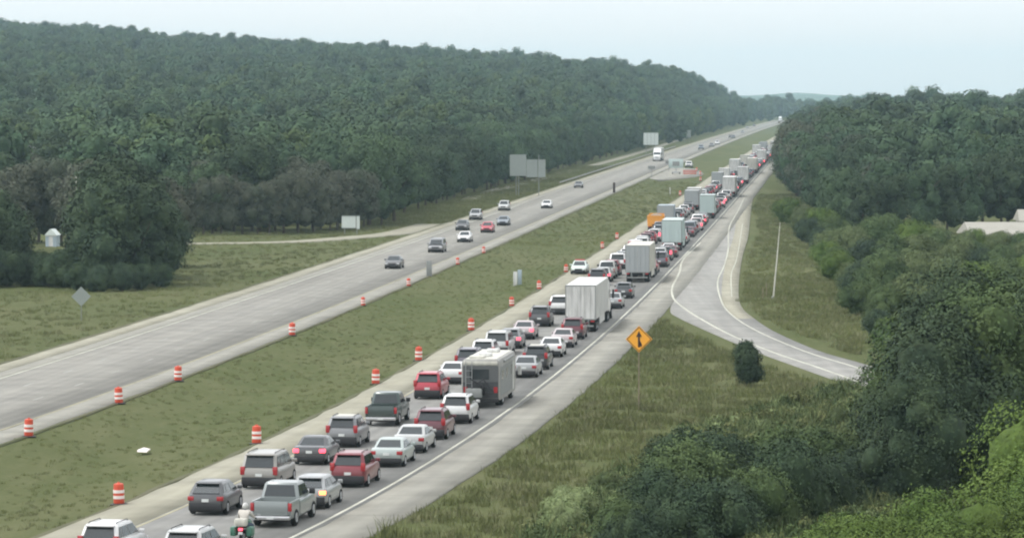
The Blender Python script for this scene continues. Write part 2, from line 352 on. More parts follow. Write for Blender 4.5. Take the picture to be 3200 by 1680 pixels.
# ------------------------------------------------------------------ roads
def zline(z0, z1):
    z = [z0]
    while z[-1] < z1: z.append(min(z1, z[-1] + max(4, z[-1]*.015)))
    return np.array(z)
def strip(name, o0, o1, z, z0, z1, mat, edge=0.0):
    zs = zline(z0, z1); f0 = o0 if callable(o0) else (lambda q: o0 + 0*q); f1 = o1 if callable(o1) else (lambda q: o1 + 0*q)
    A, B = f0(zs), f1(zs)
    if edge:
        jt = np.random.default_rng(int(abs(z*1000)+len(zs))).uniform(-edge, edge, len(zs)); A = A + jt; B = B + jt[::-1]
    x = RXX(zs)
    V = np.concatenate([np.stack([x+A, zs, 0*zs+z], 1), np.stack([x+B, zs, 0*zs+z], 1), np.stack([x+A, zs, 0*zs+z-.12], 1), np.stack([x+B, zs, 0*zs+z-.12], 1)])
    UV = np.concatenate([np.stack([A, zs], 1), np.stack([B, zs], 1)]*2); n = len(zs); i = np.arange(n-1)
    F = np.concatenate([np.stack([i, i+n, i+n+1, i+1], 1), np.stack([i, i+1, i+1+2*n, i+2*n], 1), np.stack([i+n+1, i+n, i+3*n, i+3*n+1], 1)])
    return tag(link(name, npmesh(name, V, F, mat, False, UV)), kind='structure')
def polyline_strip(name, pts, wl, wr, z, mat):
    P = np.array(pts, float); T = np.gradient(P, axis=0); T /= np.linalg.norm(T, axis=1)[:, None]; N = np.stack([T[:, 1], -T[:, 0]], 1)
    wl = np.broadcast_to(wl, len(P)); wr = np.broadcast_to(wr, len(P)); A = P - N*wl[:, None]; B = P + N*wr[:, None]
    s = np.concatenate([[0], np.cumsum(np.linalg.norm(np.diff(P, axis=0), axis=1))]); n = len(P)
    V = np.concatenate([np.c_[A, np.full(n, z)], np.c_[B, np.full(n, z)], np.c_[A, np.full(n, z-.12)], np.c_[B, np.full(n, z-.12)]])
    UV = np.concatenate([np.c_[-wl, s], np.c_[wr, s]]*2); i = np.arange(n-1)
    F = np.concatenate([np.stack([i, i+n, i+n+1, i+1], 1), np.stack([i, i+1, i+1+2*n, i+2*n], 1), np.stack([i+n+1, i+n, i+3*n, i+3*n+1], 1)])
    return tag(link(name, npmesh(name, V, F, mat, False, UV)), kind='structure')
def smooth_pts(P, n=8):
    P = [Vector((p[0], p[1], 0)) for p in P]; out = []
    for i in range(len(P)-1):
        p0, p1, p2, p3 = P[max(i-1, 0)], P[i], P[i+1], P[min(i+2, len(P)-1)]
        for k in range(n):
            t = k/n; out.append(.5*((2*p1)+(p2-p0)*t+(2*p0-5*p1+4*p2-p3)*t*t+(3*p1-p0-3*p2+p3)*t**3))
    out.append(P[-1]); return [(p.x, p.y) for p in out]
ZN, ZF = 60, 3300
M['soil'] = road_mat('dark_verge_soil', (.105, .098, .055), (.075, .082, .035), 0)
strip('verge_edge', -11.85, -11.42, .016, ZN, ZF, M['soil'], .14)
strip('verge_edge', -43.0, W_LEFT+.05, .016, ZN, ZF, M['soil'], .12)
strip('verge_edge', W_RIGHT-.05, -26.15, .016, ZN, ZF, M['soil'], .12)
strip('gravel_shoulder', E_LEFT, -8.4, .020, ZN, ZF, M['gravel'], .12)
strip('road', -8.4, .35, .028, ZN, ZF, M['eroad'])
strip('shoulder', .35, E_RIGHT, .024, ZN, ZF, M['pale'], .08)
strip('gravel_shoulder', W_LEFT, -40.6, .020, ZN, ZF, M['gravel'], .10)
strip('shoulder', -40.6, -38.9, .024, ZN, ZF, M['pale'])
strip('road', -38.9, -28.7, .028, ZN, ZF, M['wroad'])
strip('shoulder', -28.7, W_RIGHT, .024, ZN, ZF, M['pale'], .10)
strip('edge_line', -.09, .09, .033, ZN, ZF, M['line']); strip('edge_line', -8.30, -8.14, .033, ZN, ZF, M['yline'])
strip('edge_line', -39.2, -39.02, .033, ZN, 700, M['line']); strip('edge_line', -28.85, -28.70, .033, ZN, ZF, M['yline'])
M['dash'] = road_mat('worn_lane_dash', (.34, .34, .31), (.28, .28, .255), 0)
def dashes(off_, z0, z1):
    V = []; F = []; z = z0
    while z < z1:
        b = len(V); V += [(RXX(z)+off_-.07, z, .034), (RXX(z)+off_+.07, z, .034), (RXX(z+3)+off_+.07, z+3, .034), (RXX(z+3)+off_-.07, z+3, .034)]; F.append((b, b+1, b+2, b+3)); z += 12.2
    uv = [(v[0], v[1]) for v in V]
    tag(link('lane_dashes', npmesh('lane_dashes', V, F, M['dash'], False, uv)), kind='structure')
dashes(-4.0, 140, 1500); dashes(-32.3, 200, 1500); dashes(-35.8, 200, 1500)
# on-ramp beside the queue
RE = [(50.8, 792), (42.9, 677), (34.4, 549), (29.8, 486), (25.7, 426), (22.8, 379), (21.9, 358), (21.9, 344), (22.4, 323), (24.2, 298), (26.6, 282), (30, 258), (35.5, 228), (46.5, 192), (63, 160), (92, 124)]
LE = [(50.6, 800), (RXX(677)+E_RIGHT-.05, 677), (RXX(549)+E_RIGHT-.05, 549), (RXX(486)+E_RIGHT-.05, 486), (RXX(426)+E_RIGHT-.05, 426), (RXX(379)+E_RIGHT-.05, 379), (14.9, 355), (15.2, 343), (17.0, 321), (19.3, 297), (21.2, 281), (24.6, 255), (30, 222), (41, 188), (57, 156), (87, 122)]
RE = smooth_pts(RE, 6); LE = smooth_pts(LE, 6)
def poly_between(name, L, R, z, mat):
    n = len(L); V = [(x, y, z) for x, y in L]+[(x, y, z) for x, y in R]+[(x, y, z-.12) for x, y in L]+[(x, y, z-.12) for x, y in R]; i = np.arange(n-1)
    UV = [(x, y) for x, y in L]+[(x, y) for x, y in R]; UV = UV+UV
    F = np.concatenate([np.stack([i+1, i+n+1, i+n, i], 1), np.stack([i, i+2*n, i+1+2*n, i+1], 1), np.stack([i+n+1, i+3*n+1, i+3*n, i+n], 1)])
    tag(link(name, npmesh(name, V, F, mat, False, UV)), kind='structure')
poly_between('ramp', LE, RE, .016, M['ramp'])
REi = [(x-min(2.6, .9+.0022*y), y) for x, y in RE]
poly_between('ramp_shoulder', REi[:44], RE[:44], .021, M['gravel'])
gl = smooth_pts([(RXX(520)+.6, 520), (21.3, 468), (19.2, 432), (17.0, 399), (16.1, 376), (16.3, 360), (17.0, 342), (18.4, 318), (20.5, 296), (22.6, 280), (26, 254), (31.5, 224), (42.5, 190)], 6)
polyline_strip('ramp_line', gl, .11, .11, .030, M['line'])
rl = smooth_pts([(47.6, 770), (40.2, 670), (33.6, 583), (28.6, 499), (25.4, 451), (22.5, 412), (20.9, 379), (20.2, 352), (20.9, 325), (23.0, 298), (25.3, 281), (28.7, 257), (34.2, 227), (45, 191)], 6)
polyline_strip('ramp_line', rl, .08, .08, .030, M['line'])
rl2 = smooth_pts([(36.4, 596), (28.3, 474), (24.9, 428), (22.1, 379)], 6)
polyline_strip('ramp_line', rl2, .05, .05, .031, M['line'])
polyline_strip('ramp', smooth_pts(list(map(tuple, WRAMP_C[::1])), 8), 2.6, 2.6, .014, M['gravel'])
# paved crossover in the median
poly_between('crossover', smooth_pts([(RXX(935)-26.4, 935), (RXX(975)-26.5, 975), (RXX(1080)-26.5, 1080)], 4), smooth_pts([(RXX(905)-22.5, 905), (RXX(965)-14.0, 965), (RXX(1060)-19, 1060)], 4), .010, M['pale'])
# far frontage road glimpsed between highway and wood
polyline_strip('path', smooth_pts([(RXX(z)-42.5-o, z) for z, o in ((720, 9), (800, 11), (905, 10), (1050, 9), (1250, 8), (1500, 9), (1900, 12))], 5), 1.6, 1.6, .05, M['gravel'])

# ------------------------------------------------------------------ foliage
def crown(seed, w, h, nb, nl, leaf, low=.15, core=True, lop=.12, tall=1.0, nj=.42):
    r = np.random.default_rng(seed); B = []
    for k in range(nb):
        t = (k+.5)/nb; zz = low + (1-low)*(t**.85)
        prof = math.sin(math.pi*min(max((zz-low*.5)/(1.05-low*.3), .02), .98))**.55
        th = k*2.4+r.uniform(-.5, .5); rad = r.uniform(.35, .95)*prof if k < nb-1 else .1
        br = r.uniform(.20, .34)*(.65+.5*prof)
        br *= r.uniform(.7, 1.25); B.append((math.cos(th)*rad*w*.36, math.sin(th)*rad*w*.36, zz*h*.88, br*w*.8, br*min(w, h*tall)*.8))
    B = np.array(B); B[:, 2] = np.maximum(B[:, 2], B[:, 4]*.6)
    wts = B[:, 3]**2; idx = r.choice(nb, nl, p=wts/wts.sum())
    d = r.normal(size=(nl, 3)); d /= np.linalg.norm(d, axis=1)[:, None]; d[:, 2] = np.where(d[:, 2] < -.4, -d[:, 2], d[:, 2])
    rr = r.uniform(.72, 1.10, nl)**.7
    lump = 1 + lop*np.sin(d[:, 0]*7+idx)*np.sin(d[:, 1]*6+idx*2)*1.2
    C = B[idx, :3] + d*np.stack([B[idx, 3], B[idx, 3], B[idx, 4]], 1)*(rr*lump)[:, None]
    N = d + r.normal(scale=nj, size=(nl, 3)); N[:, 2] += .25; N /= np.linalg.norm(N, axis=1)[:, None]
    U = np.cross(N, r.normal(size=(nl, 3))); U /= np.linalg.norm(U, axis=1)[:, None]; Wv = np.cross(N, U)
    s = leaf*r.uniform(.55, 1.25, nl)[:, None]; a_ = r.uniform(.6, 1, (nl, 1)); b_ = r.uniform(.6, 1, (nl, 1))
    Q = np.stack([C-U*s*a_, C-Wv*s*.55*b_+N*s*.15, C+U*s*b_, C+Wv*s*.6*a_+N*s*.1], 1).reshape(-1, 3)
    F = np.arange(nl*4).reshape(-1, 4); V = Q
    if core:  # solid lumps added inside the leaf shells to stop light passing through
        n1, n2 = 7, 10
        for (x, y, z, a1, a2) in B:
            th, ph = np.meshgrid(np.linspace(.15, math.pi-.15, n1), np.linspace(0, 2*math.pi, n2, endpoint=False), indexing='ij')
            k_ = .64*(1+.14*np.sin(ph*3+x)*np.sin(th*4+y))
            P = np.stack([x+a1*k_*np.sin(th)*np.cos(ph), y+a1*k_*np.sin(th)*np.sin(ph), np.maximum(z+a2*k_*np.cos(th), .05)], -1).reshape(-1, 3)
            i, j = np.meshgrid(np.arange(n1-1), np.arange(n2), indexing='ij'); jn = (j+1) % n2
            F = np.concatenate([F, len(V)+np.stack([(i*n2+j).ravel(), ((i+1)*n2+j).ravel(), ((i+1)*n2+jn).ravel(), (i*n2+jn).ravel()], 1)]); V = np.concatenate([V, P])
    return V, F
def trunk_mb(h, r0, seed, limbs=4):
    r = random.Random(seed); mb = MB(); top = Vector((r.uniform(-.3, .3), r.uniform(-.3, .3), h))
    mb.tube([(0, 0, -.4), (0, 0, .2), top*.5+Vector((r.uniform(-.15, .15), 0, 0)), top], [r0*1.35, r0, r0*.75, r0*.35], 7)
    for k in range(limbs):
        t = r.uniform(.35, .8); p = top*t; an = k*2.2+r.random(); L = h*r.uniform(.35, .55)
        d = Vector((math.cos(an), math.sin(an), r.uniform(.5, 1.1))).normalized()
        mb.tube([p, p+d*L*.5, p+d*L+Vector((0, 0, .1*L))], [r0*.45, r0*.3, r0*.12], 5)
    return mb
SP = {}
def species(key, n, w, h, nb, nl, leaf, low, mat, trunk_r, seed, **kw):
    L = []
    for i in range(n):
        V, F = crown(seed+i*13, w*(.9+.2*((i*7) % 5)/4), h, nb, nl, leaf, low, **kw)
        L.append((npmesh('crown_'+key, V, F, M[mat], False), trunk_mb(h*(.72 if low < .3 else .8), trunk_r, seed+i).mesh('trunk_'+key, M['bark'], True)))
    SP[key] = L
species('mid', 6, 9.5, 14.0, 20, 7500, .31, .18, 'leaf', .28, 100, nj=.34)
species('midshort', 4, 8.0, 8.5, 12, 2000, .45, .10, 'leaf', .2, 200)
species('near', 4, 8.5, 9.5, 24, 20000, .15, .10, 'leafdark', .24, 300)
species('shrub', 5, 5.5, 4.0, 15, 12000, .115, .06, 'leafbush', .10, 400, tall=1.3)
species('bright', 4, 6.0, 5.2, 18, 26000, .085, .06, 'leafbright', .12, 500, tall=1.2)
species('round', 1, 3.0, 3.1, 16, 6000, .10, .02, 'leafdark', .10, 600, tall=1.4)
TREE_N = [0]
def tree(key, x, z, scale, label, cat='tree', group=None, mat=None, name='broadleaf_tree', sz=1.0, sink=0.0, variant=None, rz=None):
    L = SP[key]; cm, tm = L[(TREE_N[0]*5+int(abs(x)*3)) % len(L) if variant is None else variant]; TREE_N[0] += 1
    r = random.Random(TREE_N[0]*31+5)
    y = float(hgt(np.array([x]), np.array([z]))[0]) - sink
    t = empty(name, (x, z, y), r.uniform(0, 6.28) if rz is None else rz); t.scale = (scale, scale, scale*sz)
    tag(t, label, cat, group)
    c = link('crown', cm, t); k = link('trunk', tm, t)
    if mat: c.material_slots[0].link = 'OBJECT'; c.material_slots[0].material = M[mat]
    return t
def zpx(u, Z): return (u-CX)/FPX*Z                    # X of image column u at distance Z

# -- left wood, front row along the far carriageway and the exit lane
r = random.Random(3)
front = []
path = [(540, 548), (700, 552), (880, 556), (1060, 570), (1230, 600)]
for i in range(len(path)-1):
    (u0, z0), (u1, z1) = path[i], path[i+1]; n = 4
    for k in range(n):
        t = k/n; u = u0+(u1-u0)*t; Z = z0+(z1-z0)*t
        front.append((zpx(u, Z)+r.uniform(-1, 1), Z+r.uniform(-1, 2), r.uniform(.62, .85)))
        front.append((zpx(u+30, Z+14)+r.uniform(-1, 1), Z+14+r.uniform(-2, 2), r.uniform(.75, 1.0)))
z = 606.0
while z < 1330:
    front.append((RXX(z)-42.5-r.uniform(12.5, 15), z, r.uniform(.60, .9)))
    front.append((RXX(z)-42.5-r.uniform(19, 23), z+3, r.uniform(.8, 1.05)))
    z += r.uniform(9, 12.5)*(1+max(0, z-900)/900)
for x, zz, s in front:
    u = CX+FPX*x/zz
    dull = 440 < u < 1150 and zz < 610 and r.random() < .75
    if dull: tree('mid', x, zz, s*.8, 'dull brownish tree in the scrubby wood edge above the exit lane', 'tree', 'brownish trees above the exit lane', 'leafdull')
    elif zz < 640: tree('mid', x, zz, s, 'green broadleaf tree at the foot of the wood near the exit lane', 'tree', 'green trees at the foot of the wood by the exit lane', r.choice(['leafdark', 'leaf']))
    else: tree('mid', x, zz, s, 'green tree in the wood edge running along the free-flowing carriageway', 'tree', 'wood edge trees along the free-flowing carriageway', r.choice([None, None, 'leafdark']))
# -- dark clump at the picture's left end, with a gap that shows the shed
for u, Z, s in [(-30, 402, .62), (305, 404, .78), (330, 398, .86), (362, 403, .90), (425, 400, .82), (480, 404, .70), (515, 415, .60), (310, 418, .95), (350, 420, 1.0), (400, 422, .95), (462, 424, .85),
                (-5, 410, .72), (62, 518, .8), (120, 522, .85), (190, 520, .85), (250, 515, .8), (-12, 436, .70), (-60, 446, .8), (300, 440, .8), (290, 446, .95), (520, 446, .75), (10, 505, .75)]:
    dk = Z < 430
    tree('mid', zpx(u, Z), Z, s, 'dark bushy tree in the clump beside the grey diamond sign' if dk else 'dull tree standing at the back of the dark clump near the shed', 'tree',
         'dark clump by the diamond sign' if dk else 'trees behind the dark clump', 'leafdark' if dk else 'leafdull')
for u, Z, s in [(-40, 398, 1.1), (20, 400, 1.05), (75, 402, 1.0), (110, 404, .95), (150, 400, .92), (195, 398, 1.1), (50, 412, 1.2), (245, 392, .8), (310, 390, .75), (380, 391, .8), (440, 393, .75), (500, 398, .7)]:
    tree('shrub', zpx(u, Z), Z, s*.85, 'low green shrub along the foot of the dark clump of trees', 'shrub', 'shrubs at the foot of the dark clump', name='shrub', mat='leafdark')
# -- right wood edge
z = 575.0; pts = []
while z < 1250:
    base = np.interp(z, [560, 650, 740, 800, 1000, 1300], [14.5, 12.5, 9.5, 6.5, 5.2, 5.0])
    pts.append((RXX(z)+E_RIGHT+base+r.uniform(0, 3), z, r.uniform(.62, .85))); pts.append((RXX(z)+E_RIGHT+base+8+r.uniform(0, 3), z+4, r.uniform(.8, 1.0)))
    z += r.uniform(8, 11)*(1+max(0, z-800)/900)
for x, zz, s in pts:
    tree('mid', x, zz, s*(.8 if zz < 640 else 1.0 if zz < 720 else 1.25), 'tree in the wood edge beyond the on-ramp beside the queue', 'tree', 'wood edge trees beside the queue', r.choice([None, 'leafdark', 'leafdull']))
for u, Z, s in [(3010, 572, .8), (3070, 578, .85), (3130, 575, .8), (3190, 582, .9), (3250, 578, .85), (3040, 600, 1.0), (3150, 605, 1.0), (3230, 610, 1.0), (2700, 540, .62), (2790, 545, .66), (2880, 552, .70), (2960, 556, .75), (2640, 560, .7)]:
    tree('mid', zpx(u, Z), Z, s, 'mid-sized tree in the green slope between the on-ramp and the long pale building', 'tree', 'trees on the slope by the pale building', r.choice([None, 'leafdark']))
# -- scrub on the right slope
scr = [(2560, 482, .75), (2525, 518, .75), (2595, 442, .7), (2625, 412, .75), (2660, 382, .72), (2705, 346, .7), (2505, 556, .85), (2480, 598, .9), (2600, 505, .9), (2560, 540, .95), (2745, 312, .6), (2800, 296, .62), (3030, 478, .62), (3075, 480, .66), (3115, 478, .6), (3150, 481, .64), (3195, 480, .6), (2600, 470, .8), (2660, 455, 1.0), (2720, 462, 1.15), (2790, 470, 1.2), (2860, 462, 1.05), (2930, 455, .95), (2990, 450, .8), (3060, 452, .62), (3130, 450, .6), (3200, 452, .62), (3260, 455, .7),
       (2640, 415, .75), (2720, 420, 1.0), (2800, 415, 1.1), (2890, 418, 1.05), (2980, 410, .95), (3070, 408, .85), (3160, 405, .8), (3240, 405, .8),
       (2700, 372, .8), (2780, 368, 1.05), (2870, 372, 1.1), (2960, 365, 1.0), (3050, 362, .95), (3140, 365, 1.0), (3230, 368, 1.0),
       (2760, 332, .75), (2850, 335, 1.0), (2940, 328, 1.0), (3040, 330, 1.05), (3140, 326, 1.0), (3230, 330, 1.1), (2860, 302, .7), (2960, 300, .9), (3060, 296, 1.0), (3160, 300, 1.05), (3250, 296, 1.1)]
for u, Z, s in scr:
    mt = 'leafbright' if r.random() < .15 else r.choice(['leafdark', 'leafbush', 'leafbush', 'leafweed', 'leafweed'])
    tree('shrub', zpx(u, Z)+r.uniform(-.7, .7), Z+r.uniform(-3, 3), s*1.05, 'rounded scrub bush on the overgrown slope right of the on-ramp', 'bush', 'scrub bushes on the slope beyond the on-ramp', mt, name='bush')
tree('round', *G(2333, 1205), 1.0, 'small lone dark evergreen shrub on the grass just below the on-ramp', 'shrub', None, name='evergreen_shrub')
# -- big dark trees in front of the ramp
for u, Z, s in [(2885, 196, .80), (2960, 190, .98), (3050, 192, 1.05), (3120, 196, .95), (3190, 204, 1.0), (3260, 200, 1.05), (2930, 214, .92), (3020, 216, 1.05), (3110, 218, 1.0), (2800, 190, .58), (2850, 184, .7)]:
    tree('near', zpx(u, Z), Z, s, 'big dark leafy tree hiding the lower end of the on-ramp', 'tree', 'big dark trees over the end of the on-ramp', r.choice([None, 'leafdark', 'leafbush']) )
for u, Z, s in [(2540, 232, .60), (2450, 226, .55), (2380, 216, .6), (2290, 208, .55), (2630, 222, .8), (2200, 203, .60), (2110, 198, .62), (2010, 192, .62), (1935, 186, .60), (2560, 210, .9), (2470, 206, .85), (2380, 200, .9), (2280, 195, .85), (2180, 190, .85), (2080, 184, .8), (1990, 180, .78), (1920, 176, .66),
                (2650, 204, 1.0), (2600, 192, 1.0), (2500, 188, 1.05), (2400, 186, 1.0), (2300, 181, .95), (2200, 176, .95), (2100, 172, .9), (2000, 168, .85), (1910, 165, .72), (2680, 186, 1.1), (2580, 178, 1.0), (2480, 174, 1.0), (2380, 170, .95), (2280, 167, .95), (2180, 163, .9), (2080, 160, .9), (1980, 158, .8), (1890, 160, .6)]:
    if Z > 196 or (u < 2060 and Z > 172):
        if r.random() < .55: tree('shrub', zpx(u, Z)+r.uniform(-1, 1), Z+r.uniform(-2, 2), s*r.uniform(.38, .62), 'small mid-green weedy bush on the upper edge of the dark thicket below the on-ramp', 'bush', 'weedy bushes above the dark thicket', 'leafweed', name='bush', sz=r.uniform(.8, 1.2))
    else: tree('shrub', zpx(u, Z)+r.uniform(-1.0, 1.0), Z+r.uniform(-2, 2), s*r.uniform(.62, 1.0), 'dark green thicket bush filling the ground below the on-ramp', 'bush', 'dark thicket below the on-ramp', r.choice(['leafdark', 'leafdark', 'leafdark', 'leafbush']), name='bush', sz=r.uniform(.75, 1.2))
for u, Z, s in [(2640, 142, .84), (2760, 138, .90), (2880, 142, .92), (2990, 138, .86), (3090, 134, 1.0), (3345, 150, 1.22), (3290, 142, 1.05), (3400, 168, 1.4), (2700, 128, .62), (2830, 126, .66), (2960, 126, .66), (3060, 124, .7), (3160, 122, .8)]:
    tree('bright', zpx(u, Z), Z, s, 'bright fresh green leafy tree close to the camera at lower right' if s > 1.1 else 'bright yellow-green bush close to the camera below the dark trees', 'tree' if s > 1.1 else 'bush',
         'bright tall trees near the camera' if s > 1.1 else 'bright bushes near the camera', name='broadleaf_tree' if s > 1.1 else 'bush')
for u, v, s in [(1745, 1672, .42), (1800, 1640, .40), (1775, 1600, .30)]:
    x, zz = G(u, v); tree('shrub', x, zz, s, 'pale green weedy bush on the grass bank left of the thicket', 'bush', 'pale weedy bushes on the bank', 'leafpale', name='bush')

# -- woods as a mass
TM = bpy.data.collections.new('forest_templates')
for k in range(7):
    V, F = crown(900+k*7, 8.2+(k % 3)*1.1, 12.5+(k*5 % 4)*.9, 14, 1700, .50, .15, lop=.16, nj=.26)
    me = npmesh('far_tree', V, F, M['leafbush'] if k == 6 else M['leaf'] if k % 3 else M['leafdark'], False)
    TM.objects.link(bpy.data.objects.new('far_tree', me))
GT = bpy.data.collections.new('grass_templates')
def blades(seed, n, h, spread, wd):
    r = np.random.default_rng(seed); V = []; F = []
    for k in range(n):
        x, y = r.normal(scale=spread, size=2); an = r.uniform(0, 6.28); hh = h*r.uniform(.5, 1.1); lx, ly = r.normal(scale=.3*hh, size=2)
        dx, dy = math.cos(an)*wd, math.sin(an)*wd; b = len(V)
        V += [(x-dx, y-dy, -.02), (x+dx, y+dy, -.02), (x+lx*.4+dx*.7, y+ly*.4+dy*.7, hh*.6), (x+lx*.4-dx*.7, y+ly*.4-dy*.7, hh*.6), (x+lx+dx*.2, y+ly+dy*.2, hh), (x+lx-dx*.2, y+ly-dy*.2, hh)]
        F += [(b, b+1, b+2, b+3), (b+3, b+2, b+4, b+5)]
    return V, F
M['blade1'] = leaf_mat('green_grass_blades', (.112, .134, .046), (.125, .142, .052), (.158, .162, .076), .8)
M['blade2'] = leaf_mat('dry_grass_blades', (.17, .172, .086), (.145, .15, .068), (.21, .21, .12), .8)
for k in range(4):
    V, F = blades(50+k, 26, .42, .28, .022); GT.objects.link(bpy.data.objects.new('grass_tuft', npmesh('grass_tuft', V, F, M['blade1' if k < 3 else 'blade2'])))
def scatter(name, P, S, coll, label, cat, group=None, rots=True, structural=False):
    me = bpy.data.meshes.new(name); me.vertices.add(len(P)); me.vertices.foreach_set('co', np.asarray(P, np.float32).ravel())
    at = me.attributes.new('sc', 'FLOAT', 'POINT'); at.data.foreach_set('value', np.asarray(S, np.float32))
    o = link(name, me); ng = bpy.data.node_groups.new(name, 'GeometryNodeTree')
    ng.interface.new_socket('Geometry', in_out='INPUT', socket_type='NodeSocketGeometry'); ng.interface.new_socket('Geometry', in_out='OUTPUT', socket_type='NodeSocketGeometry')
    N = ng.nodes; L = ng.links; gi = N.new('NodeGroupInput'); go = N.new('NodeGroupOutput')
    ip = N.new('GeometryNodeInstanceOnPoints'); ci = N.new('GeometryNodeCollectionInfo'); ci.inputs['Collection'].default_value = coll
    ci.inputs['Separate Children'].default_value = True; ci.inputs['Reset Children'].default_value = True
    ip.inputs['Pick Instance'].default_value = True
    na = N.new('GeometryNodeInputNamedAttribute'); na.data_type = 'FLOAT'; na.inputs['Name'].default_value = 'sc'
    rv = N.new('FunctionNodeRandomValue'); rv.data_type = 'FLOAT_VECTOR'; rv.inputs[1].default_value = (.10, .10, 6.28)
    L.new(gi.outputs[0], ip.inputs['Points']); L.new(ci.outputs[0], ip.inputs['Instance']); L.new(rv.outputs[0], ip.inputs['Rotation'])
    L.new([s for s in na.outputs if s.enabled][0], ip.inputs['Scale']); L.new(ip.outputs[0], go.inputs[0])
    md = o.modifiers.new('scatter', 'NODES'); md.node_group = ng
    tag(o, label, cat, group, 'stuff'); return o
def wood(name, zlo, zhi, xfun, sp0, label, seed, keep=None, smin=.75, smax=1.15):
    r = np.random.default_rng(seed); P = []; S = []; z = zlo
    while z < zhi:
        sp = sp0*(1+max(0, z-1000)/2600); x0, x1 = xfun(z)
        xs = np.arange(x0, x1, sp)+r.uniform(0, sp)
        if len(xs):
            X = xs + r.uniform(-.35, .35, len(xs))*sp; Z = z + r.uniform(-.4, .4, len(xs))*sp
            ok = np.ones(len(X), bool) if keep is None else keep(X, Z)
            X, Z = X[ok], Z[ok]; H = hgt(X, Z); s = r.uniform(smin, smax, len(X))*(1+np.maximum(0, Z-1200)/9000)
            s *= 1+.18*(r.random(len(X)) < .10)
            P += list(zip(X, Z, H-.3)); S += list(s)
        z += sp*.95
    return scatter(name, P, S, TM, label, 'wood'), len(P)
def keepL(X, Z):
    u = CX+FPX*X/Z
    hole = (u > 25) & (u < 165) & (Z > 560) & (Z < 730)
    return ~hole
wood('forest', 566, 2780, lambda z: (zpx(-80, z), min(zpx(1195+ (z-566)*3.0, z) if z < 640 else 1e9, RXX(z)-42.5-(30 if z < 1330 else 15))), 7.4, 'dense green wood covering the long hillside left of the highway', 21, keepL)
wood('forest', 655, 1900, lambda z: (RXX(z)+E_RIGHT+(24 if z < 760 else 17 if z < 1250 else 7), zpx(3290, z)), 8.6, 'dense green wood covering the low hill right of the queue', 22)
wood('forest', 3330, 3700, lambda z: (zpx(2230, z), zpx(2760, z)), 10, 'distant treeline closing the gap where the highway disappears', 23, None, .75, 1.15)
wood('forest', 1950, 3320, lambda z: (RXX(z)+E_RIGHT+6, zpx(2760, z)), 11, 'distant wood right of the highway near the crest', 25)
wood('forest', 2790, 3320, lambda z: (zpx(2180, z), RXX(z)-42.5-14), 11, 'distant wood left of the highway near the crest', 26)
# far hazy hills (real relief beyond the treeline)
hx = np.linspace(-600, 3600, 120); hz = np.array([7000, 7500, 8000, 8400, 8800, 9300.])
hxx, hzz = np.meshgrid(hx, hz, indexing='ij')
prof = np.array([-5, .45, .85, 1.0, .8, -.2])
Hh = (21+4*np.sin(hx/310)+3*np.sin(hx/95+1)+2.2*np.sin(hx/31))[:, None]*prof[None, :]
V = np.stack([hxx, hzz, Hh], -1).reshape(-1, 3); i, j = np.meshgrid(np.arange(119), np.arange(5), indexing='ij'); q = (i*6+j).ravel()
tag(link('hills', npmesh('hills', V, np.stack([q, q+6, q+7, q+1], 1), M['leaf'], True)), kind='structure')
# grass
r2 = np.random.default_rng(5); P = []; S = []
def gsc(n, z0, z1, o0, o1, s0, s1, u0=-30, u1=3230, w=None):
    Z = z0+(z1-z0)*r2.random(n)**1.2; X = RXX(Z)+r2.uniform(o0, o1, n); u = CX+FPX*X/Z; ok = (u > u0) & (u < u1)
    ok &= (pdist(X, Z, RAMP_C) > 4.6) & (pdist(X, Z, WRAMP_C) > 3.4)
    lim = np.interp(Z, [0, 356, 358, 380, 430, 490, 550, 680, 790, 800], [3.9, 3.9, 9, 10.2, 8.8, 8, 8.2, 4.6, 4, 4]); off = X-RXX(Z)
    ok &= ~((off > E_LEFT) & (off < lim)) & ~((off > W_LEFT) & (off < W_RIGHT))
    clump = wob(X, Z, .5, 9); ok &= (clump + r2.normal(scale=.5, size=n)) > -.15
    X, Z = X[ok], Z[ok]; H = hgt(X, Z); P.extend(zip(X, Z, H)); S.extend(r2.uniform(s0, s1, len(X)))
gsc(6000, 175, 520, -26.3, -11.7, .20, .45)
gsc(3000, 520, 900, -26, -12, .4, .8)
gsc(26000, 150, 420, 3.6, 32, .40, 1.15, 1000, 2700)
gsc(16000, 380, 780, 4, 34, .5, 1.0)
gsc(11000, 215, 620, -75, -42.9, .35, .8)
gsc(9000, 600, 1100, -56, -43, .6, 1.2)
WT = bpy.data.collections.new('weed_templates')
for k in range(5):
    V, F = blades(150+k, 46, .95, .30, .026); n0 = len(V); Vc, Fc = crown(700+k, .9, .9, 5, 160, .07, .05, core=False)
    V = np.concatenate([np.array(V), Vc]); F = np.concatenate([np.array(F), Fc+n0]); WT.objects.link(bpy.data.objects.new('weed', npmesh('weed', V, F, M[['leafweed', 'leafbush', 'leafweed', 'leafpale', 'blade1'][k]])))
n_ = 5200; Zw = r2.uniform(150, 262, n_); Xw = RXX(Zw)+r2.uniform(9, 34, n_); uw = CX+FPX*Xw/Zw
okw = (pdist(Xw, Zw, RAMP_C) > 5.0) & (uw > 1660) & (uw < 2900) & (Zw < np.interp(uw, [1660, 1900, 2100, 2400, 2700], [172, 188, 216, 236, 262])) & (wob(Xw, Zw, .35, 12)+r2.normal(scale=.4, size=n_) > -.5)
Xw, Zw = Xw[okw], Zw[okw]; scatter('weeds', list(zip(Xw, Zw, hgt(Xw, Zw))), r2.uniform(.6, 1.5, len(Xw)), WT, 'tall green weeds spreading over the slope between the on-ramp and the dark thicket', 'weeds')
